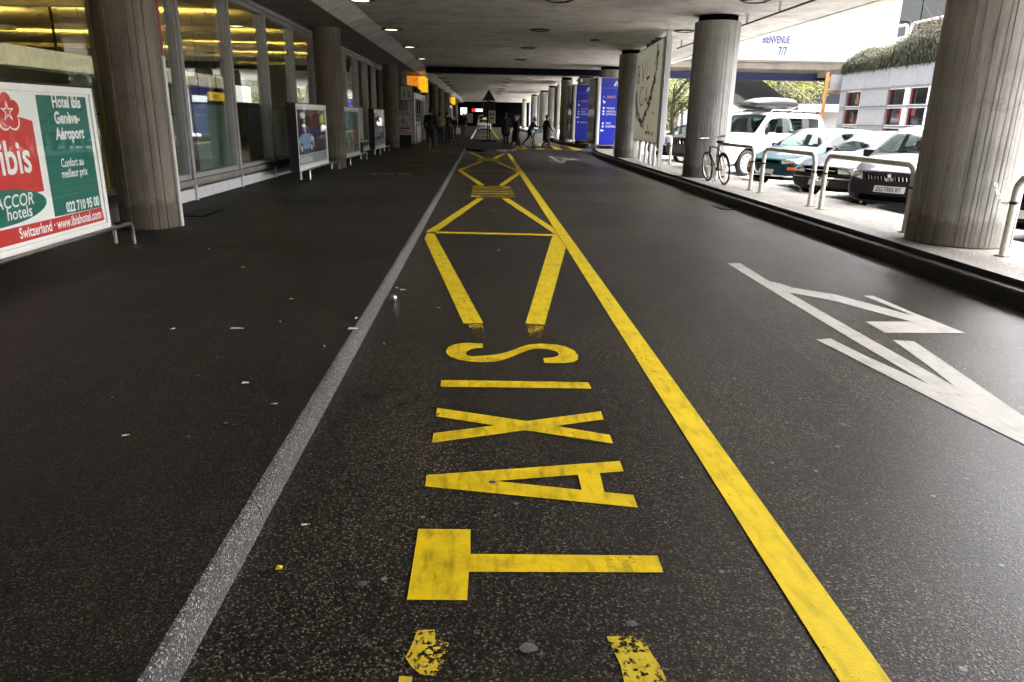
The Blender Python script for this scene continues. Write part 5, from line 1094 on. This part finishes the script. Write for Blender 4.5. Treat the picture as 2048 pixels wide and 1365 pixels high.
g = thing('travel_bag','white bundle lying on the yellow crossing by the cart','bag',(3.1,42.4,.0)); MB().ball((0,0,.13),(.35,.2,.14),14,8).build('bundle','cloth_white',g,smooth=True); MB().box((-.4,-.18,.0),(.4,.16,.03)).build('blue_sheet','print_blue',g)
g = thing('carrier_bag','white bag beside the short person in black','bag',(-1.82,53.6,PZ+.3)); b = MB().bbox((-.16,-.07,0),(.16,.07,.42),.04); b.build('bag_body','bag_plastic',g,smooth=40); MB().tube([(-.08,0,.4),(-.05,0,.56),(.05,0,.56),(.08,0,.4)],.01,6).build('handle','bag_plastic',g)
# --- sign post on the island
t = thing('traffic_sign_post','dark post with a triangular sign seen from behind and a notice plate','sign',(.33,48.2,.11))
for x in (-.06,.06) : MB().cyl((x,0,0),(x,0,2.95),.04,10).build('post','black_metal',t)
MB().prism([(-.42,-.03,2.5),(.42,-.03,2.5),(0,-.03,3.18)],(0,.05,0)).build('triangle_plate','black_metal',t); MB().box((-.35,-.03,1.55),(.35,.02,2.46)).build('square_plate','black_metal',t)
for x in (-.36,.355): MB().box((x,-.035,1.55),(x+.02,.03,2.5)).build('plate_edge','frame_grey',t)
MB().bbox((-.02,-.12,1.12),(.42,-.06,1.9),.02).build('notice_plate','print_offwhite',t); MB().box((.05,-.124,1.6),(.15,-.121,1.75)).build('pictogram','print_black',t); MB().box((.2,-.124,1.55),(.36,-.121,1.8)).build('pictogram','print_grey',t); MB().box((.1,-.124,1.4),(.32,-.121,1.48)).build('pictogram','print_black',t)
MB().prism([(-.5,-.35,0),(.5,-.35,0),(.5,.35,0),(-.5,.35,0)],(0,0,.09)).build('foot','black_metal',t); MB().box((.15,-.02,.09),(.22,.03,1.15)).build('post','frame_grey',t)
# --- taxi rank far ahead
car('sedan','white taxi at the head of the far rank',(.12,86.2,0),90,'car_white',look_plain,'taxis waiting in the far rank',name='taxi',full=False)
car('van','pale van waiting behind the white taxi',(.1,92.0,0),90,'car_silver',look_plain,'taxis waiting in the far rank',name='taxi',full=False)
g = thing('taxi_sign','small lit yellow roof sign on the far white taxi','sign',(.12,88.6,1.43)); MB().bbox((-.2,-.08,0),(.2,.08,.13),.02).build('sign_box','sign_yellow_lit',g)
for lb,(x,y,z,w_,h_),m in (('lit white panel far along the terminal side',(-2.63,100,1.75,.85,.9),'sign_white_lit'),('grey kiosk box standing far down the pavement',(-1.85,98,.75,.9,1.2),'frame_grey')):
    g = thing('far_panel',lb,'panel',(x,y,PZ)); MB().box((-w_/2,0,z),(w_/2,.2,z+h_)).build('face',m,g); 
    for s in (-1,1): MB().box((s*w_*.4-.03,.05,0),(s*w_*.4+.03,.12,z)).build('leg','black_metal',g)
g = thing('lit_fascia_sign','small red and white glowing sign at the far end','sign',(-.85,104,2.3)); MB().box((-.75,0,0),(-.25,.15,.42)).build('red_end','sign_red_lit',g); MB().box((-.249,0,.02),(.7,.15,.4)).build('white_end','sign_white_lit',g); 
for s in (-.6,.6): MB().cyl((s,.08,.4),(s,.08,1.76),.02,6).build('hanger','black_metal',g)
# ================================================================ PARKING SIDE BACKGROUND
# access bridge crossing beyond the car park
br = thing('access_bridge','cream concrete bridge with a white parapet wall reading BIENVENUE','bridge',(8.5,40.0,0))
MB().prism([(0,0,4.1),(0,-.12,4.3),(0,-.12,4.62),(0,0,4.62),(0,5.5,4.62),(0,5.5,4.1)],(14,0,0)).build('edge_beam','concrete_cream',br); MB().box((-.3,-.16,4.625),(7.2,5.4,4.72)).build('coping','concrete_cream',br); MB().box((7.21,-.14,4.625),(14,5.4,4.69)).build('coping','concrete_cream',br)
xw = [-.3,3.1,6.4,9.2,11.2,13.2]
for i in range(5): MB().box((xw[i]+.006,.02,4.725),(xw[i+1]-.006,.3,9.2)).build('parapet_panel','parapet_white',br)
MB().box((-.3,.05,4.721),(13.2,.28,9.15)).build('parapet_core','frame_grey',br) if False else None
text('BIENVENUE',.5,'print_darkblue',br,(6.05,.012,5.58),(1,0,0),(0,0,1),xs=.56,bold=.018); text('7/7',.58,'print_darkblue',br,(6.95,.012,5.0),(1,0,0),(0,0,1),xs=.62,bold=.015)
MB().quad([(4.55,.014,5.15),(5.75,.014,5.15),(5.75,.014,5.75),(5.1,.014,5.7),(4.55,.014,5.45)]).build('sail_picture','print_lilac',br); MB().box((5.8,.0,4.95),(5.83,.019,5.95)).build('banner_pole','frame_grey',br)
for x in (3.0,10.0): MB().cyl((x,.6,4.03),(x,.6,4.1),.32,20).build('bearing','black_metal',br)
# stair flight down from the bridge
sf = thing('stair_flight','dark concrete stair flight slanting down under the cream bridge','stairs',(0,45.7,0))
MB().prism([(13.9,0,4.15),(16.7,0,4.15),(19.3,0,2.5),(19.3,0,1.75),(18.4,0,1.55)],(0,.25,0)).build('side_wall','stair_dark',sf)
MB().prism([(13.0,.02,4.1),(13.85,.02,4.1),(18.3,.02,1.5),(18.3,.02,1.1),(17.7,.02,1.1)],(0,.2,0)).build('stringer','frame_grey',sf)
for i in range(15): MB().box((16.3+i*.28,.26,4.0-i*.21),(16.3+(i+1)*.28,2.2,4.13-i*.21)).build('step','stair_dark',sf)
MB().tube([(17.0,.1,4.9),(20.6,.1,2.55),(20.6,.1,1.5)],.035,8).build('handrail','frame_grey',sf)
for i in range(5): MB().cyl((17.2+i*.6,.1,4.75-i*.39),(17.2+i*.6,.1,3.7-i*.39),.015,6).build('baluster','frame_grey',sf)
bw = thing('brick_wall','short red brick wall end at the foot of the stairs','wall',(19.6,45.4,0))
for r_ in range(24):
    for c_ in range(2): MB().box((c_*.25+(.12 if r_%2 else 0)-.12,0,r_*.085),(c_*.25+(.12 if r_%2 else 0)+.12,.12,r_*.085+.075)).build('brick','brick_red',bw)
bk = thing('notice_hoarding','white hoarding board behind the stairs','hoarding',(17.3,46.6,0)); MB().box((0,0,.9),(1.7,.06,2.4)).build('board','facade_white',bk); MB().box((.1,.061,0),(.2,.15,2.3)).build('post','wood_orange',bk); MB().box((1.5,.061,0),(1.6,.15,2.3)).build('post','wood_orange',bk)
# low building with dark windows, planter on top
bl = thing('low_building','grey panelled building with dark red-edged windows and a planted roof edge','building',(17,35.4,.05))
# facade is the plane x = 0 facing -x; y runs towards the camera (negative)
ZR = [.0,.72,1.47,2.27,3.03,3.84]; cols_ = [(0,-.36,'p'),(-.36,-1.78,'w'),(-1.78,-4.04,'p'),(-4.04,-5.34,'w'),(-5.34,-5.63,'m'),(-5.63,-6.94,'w'),(-6.94,-7.24,'m'),(-7.24,-8.5,'w'),(-8.5,-8.8,'m'),(-8.8,-10.1,'w'),(-10.1,-12.3,'p'),(-12.3,-13.6,'w'),(-13.6,-16,'p'),(-16,-18,'p')]
MB().box((.3,-18,0),(9,0,3.8)).build('core','stair_dark',bl)
for (ya, yb, kd) in cols_:
    a, b = yb+.006, ya-.006
    for r_ in range(5):
        z0, z1 = ZR[r_]+.04, ZR[r_+1]-.04
        if r_ == 4 : continue
        if kd in 'pm' or r_ == 0:
            MB().box((0,a,z0),(.12,b,z1)).build('facade_panel' if kd == 'p' or r_ == 0 else 'window_post', 'facade_panel' if kd == 'p' or r_ == 0 else 'facade_white', bl)
        else:
            wn = MB().box((.16,a+.05,z0+.03),(.18,b-.05,z1-.03)).build('window','window_dark',bl)
            MB().box((.02,a,z0),(.15,a+.05,z1)).build('window_frame','facade_white',wn); MB().box((.08,b-.04,z0),(.15,b,z1)).build('reveal','red_reveal',wn)
            MB().box((.02,a+.051,z0),(.15,b-.051,z0+.03)).build('window_frame','facade_white',wn); MB().box((.02,a+.051,z1-.03),(.15,b-.051,z1)).build('window_frame','facade_white',wn)
y = 0
while y > -18:
    MB().box((-.02,y-2.0+.008,3.03+.03),(.12,y-.008,3.84)).build('facade_panel','facade_panel',bl); y -= 2.0
for z in ZR[1:5]: MB().box((-.06,-18,z-.035),(.14,.02,z+.02)).build('string_course','facade_metal',bl)
MB().box((-.05,-18,3.845),(.5,.05,3.9)).build('planter_edge','soil',bl); MB().box((.0,.0,0),(9,.2,3.8)).build('end_wall','facade_panel',bl)
for i,(ya,z,m) in enumerate([(-1.0,1.6,'print_darkred'),(-1.2,2.4,'print_brown'),(-5.0,1.75,'cloth_red'),(-6.0,.9,'print_orange'),(-5.9,1.9,'print_darkred')]):
    d = thing('window_decoration', ['dark red figure in the far corner window of the low building','faint brown figure in the upper corner window','small red tag hung in the middle window of the low building','orange cut-out low in the window of the low building','dark red ornament in the window beside the red tag'][i],'decoration',(17.14,35.4+ya,.05+z)); MB().prism([(0,-.16,0),(0,.13,.03),(0,.17,.2),(0,.05,.3),(0,.1,.42),(0,-.02,.5),(0,-.12,.36),(0,-.19,.2)],(.012,0,0)).build('cut_out',m,d)
# trailing shrub
def blades(name, label, n, fn, mats, cat='shrub'):
    rr = random.Random(n); mb = MB()
    for i in range(n):
        p, d, ln, wd, mi = fn(rr); side = d.cross(Vector((rr.uniform(-1,1), rr.uniform(-1,1), rr.uniform(-1,1)))).normalized()*wd; q1 = p+d*ln*.5+Vector((0,0,.03)); q2 = p+d*ln+Vector((0,0,-.12*ln))
        mb.add([p-side, p+side, q1+side, q1-side, q2], [(0,1,2,3),(3,2,4)], mi)
    return mb
def trail(rr):
    y = rr.uniform(18.0,35.7); t_ = rr.random(); hgt = 1.1+.25*math.sin(y*.9)+.012*(35-y)*10*.3; edge = max(0, min(1, (35.9-y)/1.5))**.5; hgt *= .3+.7*edge
    z = 3.95+hgt*t_**.8; x = 17.05-.30*math.sin(t_*math.pi*.9)-rr.uniform(0,.15)+t_*.8
    return Vector((x,y,z)), Vector((-rr.uniform(.1,.5),-rr.uniform(.4,.8),-rr.uniform(.5,.9))).normalized(), rr.uniform(.14,.34), rr.uniform(.01,.022), 0 if rr.random() < .55 else (1 if rr.random() < .65 else 2)
ts = thing('trailing_shrub','dense olive-green trailing shrub hanging over the building edge','shrub',(0,0,0)); blades('f','',22000,trail,None).build('foliage',['leaf_olive','leaf_greygreen','leaf_dark'],ts)
lf = MB(); r9 = random.Random(12)
for i in range(5200):
    p, d, ln, wd, mi = trail(r9); u = Vector((r9.uniform(-1,1),r9.uniform(-1,1),r9.uniform(-1,1))).normalized(); v = u.orthogonal().normalized(); s_ = r9.uniform(.02,.05); p = p+Vector((-.08,0,.02)); lf.add([p-u*s_,p-v*s_*.5,p+u*s_,p+v*s_*.5],[(0,1,2,3)],0 if r9.random() < .75 else 1)
lf.build('leaves',['leaf_bright','leaf_straw'],ts)
sm = MB(); cr = random.Random(5)
vs = []; 
for i in range(37):
    y = 18+i*.49; edge = max(0, min(1, (35.9-y)/1.5))**.5; hg = (1.1+.25*math.sin(y*.9)+.036*(35-y))*(.3+.7*edge)
    for q in range(7): a = q/6; vs.append((17.12-.25*math.sin(a*math.pi*.9)+a*.8, y, 3.93+hg*.8*a))
sm.add(vs,[(i*7+j,(i+1)*7+j,(i+1)*7+j+1,i*7+j+1) for i in range(36) for j in range(6)]).build('inner_mass','leaf_olive',ts)
def twig(rr):
    y = rr.uniform(19,31.5); return Vector((17.6+rr.uniform(-.4,1.2),y,4.9+rr.uniform(0,.5)+.04*(31-y))), Vector((rr.uniform(-.8,.6),rr.uniform(-.8,.8),rr.uniform(-.1,1))).normalized(), rr.uniform(.4,1.1), rr.uniform(.006,.014), 0
tw = thing('dry_twigs','straw-coloured bare twigs above the trailing shrub beside the massive column','shrub',(0,0,0)); blades('f','',900,twig,None).build('twigs',['straw'],tw)
for i in range(26):
    rr = random.Random(i); y = 21+rr.uniform(0,9); x = 17.8+rr.uniform(-.3,.8); z = 4.8; d = Vector((rr.uniform(-.3,.3),rr.uniform(-.4,.4),1)); MB().tube([(x,y,z),(x+d.x*.6,y+d.y*.6,z+.8),(x+d.x*1.6,y+d.y*1.5,z+rr.uniform(1.3,2.0))],[.02,.014,.006],5).build('twig','straw',tw)
def flo(rr): return Vector((17.8+rr.uniform(-.2,.5),27.3+rr.gauss(0,.35),6.0+rr.gauss(0,.3))), Vector((rr.uniform(-1,1),rr.uniform(-1,1),rr.uniform(-1,1))).normalized(), .12, .04, 0
fl = thing('purple_blossom','cluster of purple-blue blossom among the dry twigs','flower',(0,0,0)); blades('f','',120,flo,None).build('petals',['purple_flower'],fl)
MB().tube([(17.9,27.3,4.8),(17.85,27.3,5.5),(17.9,27.35,6.2)],[.02,.015,.008],5).build('stem','bark',fl)
# rails and glazed building at the upper level
for i,(ya,yb) in enumerate([(34.3,36.6),(31.4,34.0),(28.5,31.1)]):
    t = thing('roof_rail','white rounded rail above the planting, %s from the bridge' % ordn(i),'rail',(19,ya,4.2),0,'white rails on the upper level'); L_ = yb-ya; h = 1.7; c = .2
    pts = [(0,0,0),(0,0,h-c)]+[(0,c-c*math.cos(R(a)),h-c+c*math.sin(R(a))) for a in range(0,91,30)]+[(0,L_-c+c*math.sin(R(a)),h-c+c*math.cos(R(a))) for a in range(0,91,30)]+[(0,L_,h-c),(0,L_,0)]
    MB().tube(pts,.06,8).build('bent_tube','facade_white',t,smooth=50); MB().box((-.03,.07,.1),(.03,L_-.07,h-.45)).build('infill','facade_white',t)
struct('upper_terrace', MB().box((17.6,17.5,3.9),(32,39.9,4.2)), 'concrete_cream', 'upper terrace behind the planted edge')
gb = thing('glazed_building','grey-green glazed office building beyond the upper rails','building',(27.5,56,0)); MB().box((0,.2,0),(20,14,22)).build('core','stair_dark',gb)
for i in range(9):
    for j in range(10): MB().box((i*2.2+.04,0,j*2.2+.05),((i+1)*2.2-.04,.15,(j+1)*2.2-.05)).build('window','glass_grey',gb)
MB().box((-.5,-.1,0),(-.02,.5,22)).build('corner_pier','facade_white',gb)
ws = thing('white_block','plain white building beyond the car park trees','building',(22,72,0)); MB().box((0,0,0),(26,12,9)).build('wall','facade_white',ws)
for i in range(8): 
    wn = MB().box((1.5+i*3,-.04,3.6),(3.3+i*3,-.005,5.4)).build('window','window_dark',ws); MB().box((1.4+i*3,-.08,3.5),(3.4+i*3,-.045,3.58)).build('sill','facade_metal',wn)
MB().box((-.4,-.5,9),(26.4,12.4,9.4)).build('roof','frame_grey',ws)
ob_ = thing('street_kiosk','grey kiosk behind the orange timber frame','kiosk',(17.4,47,0)); MB().box((0,0,0),(6,3,2.3)).build('wall','facade_panel',ob_); MB().box((-.6,-.7,2.3),(6.5,3.3,2.75)).build('roof','frame_white',ob_); MB().box((.5,-.03,.4),(2.6,-.004,2.0)).build('shutter','frame_grey',ob_)
# orange timber frame with a grey panel
tf = thing('timber_frame','orange timber post and beam frame at the corner of the low building','frame',(16.9,37.0,.05)); MB().box((-.06,-.06,0),(.06,.06,3.95)).build('post','wood_orange',tf); MB().box((.061,-.05,3.0),(1.3,.05,3.1)).build('beam','wood_orange',tf); MB().box((.061,-.04,3.55),(.35,.04,3.75)).build('beam','wood_orange',tf); MB().box((.14,-.12,3.11),(1.3,-.055,3.85)).build('panel','facade_panel',tf)
# trees
def tree(loc, h, rad, n, label, lm, seed, group='trees beyond the car park'):
    rr = random.Random(seed); t = thing('tree', label, 'tree', loc, 0, group); tr = MB(); th = h*.42
    tr.tube([(0,0,0),(.05,0,th*.5),(-.03,.04,th),(0,.02,h*.8)],[.16,.13,.1,.03],8); tips = []
    for i in range(11):
        a = rr.uniform(0,6.28); z = th*.75+rr.random()*h*.35; e = Vector((math.cos(a)*rad*rr.uniform(.5,.95), math.sin(a)*rad*rr.uniform(.5,.95), z+h*.08+rr.uniform(0,h*.22))); s_ = Vector((0,0,z)); m_ = s_.lerp(e,.5)+Vector((0,0,.12)); tr.tube([s_,m_,e],[.055,.035,.012],5); tips += [e, m_.lerp(e,.5)]
        for q in range(2):
            e2 = e+Vector((rr.uniform(-1,1),rr.uniform(-1,1),rr.uniform(-.2,.8)))*rad*.3; tr.tube([m_.lerp(e,.6),e2],[.02,.007],4); tips.append(e2)
    tips += [Vector((0,0,h*.82)), Vector((rad*.2,0,h*.9))]
    tr.build('trunk','bark',t,smooth=40); lf = MB()
    for i in range(n):
        c = rr.choice(tips)+Vector((rr.gauss(0,1),rr.gauss(0,1),rr.gauss(0,.8)))*rad*.17; u = Vector((rr.uniform(-1,1),rr.uniform(-1,1),rr.uniform(-1,1))).normalized(); v = u.cross(Vector((rr.uniform(-1,1),rr.uniform(-1,1),1))).normalized(); s_ = rr.uniform(.045,.095)*(1.25 if h > 5 else 1)
        lf.add([c-u*s_, c-v*s_*.5, c+u*s_, c+v*s_*.5], [(0,1,2,3)])
    lf.build('crown',lm,t)
for i,(x,y,h,r_,lb,lm) in enumerate([(20.5,52,5.6,2.6,'pale spring-green tree framed under the bridge beside the stairs','leaf_spring'),(13.0,51,5.2,2.4,'pale green tree seen between the round column and the stairs','leaf_spring'),(11.5,45.5,4.6,1.9,'small pale tree behind the billboard edge','leaf'),(12.2,62,6.5,2.9,'leafy tree far behind the people carrier','leaf'),(17,64,6,2.8,'leafy tree far beyond the stairs','leaf_spring'),(10.5,74,6.5,2.8,'leafy tree seen past the far columns','leaf'),(11.5,90,7,3,'distant leafy tree near the end of the deck','leaf_spring'),(24.5,66,6.2,2.9,'leafy tree before the plain white building','leaf')]):
    tree((x,y,.05),h,r_,2900,lb,lm,i)
tree((21.5,33,4.2),6.0,2.6,6500,'dark green tree on the upper terrace beside the massive column','leaf_dark',31)
for i,(x,y) in enumerate([(10.5,52),(10.3,57),(10.6,63)]):
    t = thing('lamp_bollard','pale square bollard %s past the bridge'%ordn(i),'bollard',(x,y,.05),0,'bollards past the bridge'); MB().bbox((-.1,-.1,0),(.1,.1,1.0),.02).build('post','frame_white',t); MB().box((-.11,-.11,1.0),(.11,.11,1.05)).build('cap','frame_grey',t)
# hedge closing the view far away
hg = MB(); rr = random.Random(9)
for i in range(16000):
    x = rr.uniform(9,70); y = 112+rr.uniform(-1.5,1.5)+.1*x; z = abs(rr.gauss(0,.55))*4; u = Vector((rr.uniform(-1,1),rr.uniform(-1,1),rr.uniform(-1,1))).normalized(); v = u.orthogonal().normalized(); c = Vector((x,y,z)); s_ = rr.uniform(.15,.4); hg.add([c-u*s_,c-v*s_*.5,c+u*s_,c+v*s_*.5],[(0,1,2,3)])
tag(hg.build('far_woodland',['leaf']),'mass of pale foliage far beyond the car park','foliage',kind='stuff')

# ================================================================ LITTER
def litter(label, pos, kind, rz, s=1.0, g='cigarette ends on the ground'):
    x,y,z = pos; t = None
    if kind == 'butt':
        t = thing('cigarette_end',label,'cigarette end',pos,R(rz),g); MB().cyl((-.014*s,0,.005*s),(.012*s,0,.005*s),.0045*s,8).build('paper_tube','paper',t); MB().cyl((.0125*s,0,.005*s),(.028*s,0,.005*s),.0046*s,8).build('filter','cork',t)
    return t
L_ = [(-.83,6.85,0),(-.38,6.1,0),(-.72,5.05,0),(-.96,5.3,.123),(-1.05,4.6,.123),(-.9,4.0,0),(-.72,2.6,0),(-2.4,7.2,PZ),(-3.1,8.2,PZ),(-1.6,5.9,PZ),(-1.5,5.2,PZ),(-2.2,5.0,PZ),(-1.1,3.6,PZ),(-1.7,3.2,PZ),(.2,9.0,0),(.55,7.2,0),(.45,6.2,0),(-.5,8.6,0),(-.3,12.3,0),(.2,13.0,0),(.75,14.2,0),(-.45,11.2,0),(.9,11.6,0),(.25,16.9,0),(.12,18.4,0),(-.6,15.0,0),(-.7,17.0,0),(-.55,13.8,0)]
for i, p in enumerate(L_):
    near = 'on the lane' if p[2] == 0 else ('on the kerb' if p[2] == .123 else 'on the dark pavement')
    same = [q for q in L_ if (q[2] == 0) == (p[2] == 0) and (q[2] == .123) == (p[2] == .123)]; same.sort(key=lambda q: q[1])
    o_ = same.index(p); wd = ordn(o_) if o_ < 20 else 'last'
    litter('tiny cigarette end %s, %s counted from the camera' % (near, wd), p, 'butt', random.uniform(0,360), .8)
for i,(x,y,z,s_,lb) in enumerate([(.151,1.873,0,.028,'round grey trodden gum below the letter T'),(-.422,2.206,0,.02,'grey trodden gum between kerb and letter T'),(.05,2.95,.001,.018,'grey pebble stuck on the letter A'),(.5,1.98,0,.02,'grey trodden gum right of the worn marks'),(2.46,4.97,0,.03,'pale trodden gum beside the white arrow'),(2.0,3.6,0,.025,'pale trodden gum right of the yellow line')]):
    rr = random.Random(i); mb = MB(); pts = [(s_*rr.uniform(.75,1.15)*math.cos(R(24*k)), s_*.85*rr.uniform(.75,1.15)*math.sin(R(24*k))) for k in range(15)]
    mb.add([(a,b,.004+.001) for a,b in pts]+[(a*.6,b*.6,.0062) for a,b in pts],[(k,(k+1)%15,15+(k+1)%15,15+k) for k in range(15)]+[tuple(range(15,30))]); tag(mb.build('trodden_gum','gum_grey',None,(x,y,z)),lb,'gum','trodden gum spots')
cp = thing('crumpled_foil','small crumpled silver foil ball beside the kerb','litter',(-.8,6.3,0)); b = MB().ball((0,0,.035),.035,10,7); rr = random.Random(2); b.v = [tuple(c+rr.uniform(-.007,.007) for c in v) for v in b.v]; b.build('foil','steel',cp)
for i,(x,y,z,sx,sy,lb) in enumerate([(-.76,6.75,0,.03,.02,'torn white paper scrap near the foil ball'),(-.93,5.0,.124,.035,.018,'white paper scrap lying on the kerb'),(-.74,2.3,0,.012,.012,'tiny yellow paper square near the kerb'),(-1.75,5.0,PZ,.05,.012,'pale paper strip on the dark pavement'),(-1.35,3.9,PZ,.02,.012,'tiny white scrap on the dark pavement near the camera')]):
    mb = MB().add([(-sx,-sy,.003),(sx,-sy*.8,.006),(sx*.9,sy,.004),(-sx*.9,sy*1.1,.008),(0,0,.012)],[(0,1,4),(1,2,4),(2,3,4),(3,0,4)]); tag(mb.build('paper_scrap','print_yellow' if i == 2 else 'paper',None,(x,y,z+.004)),lb,'litter','paper scraps')
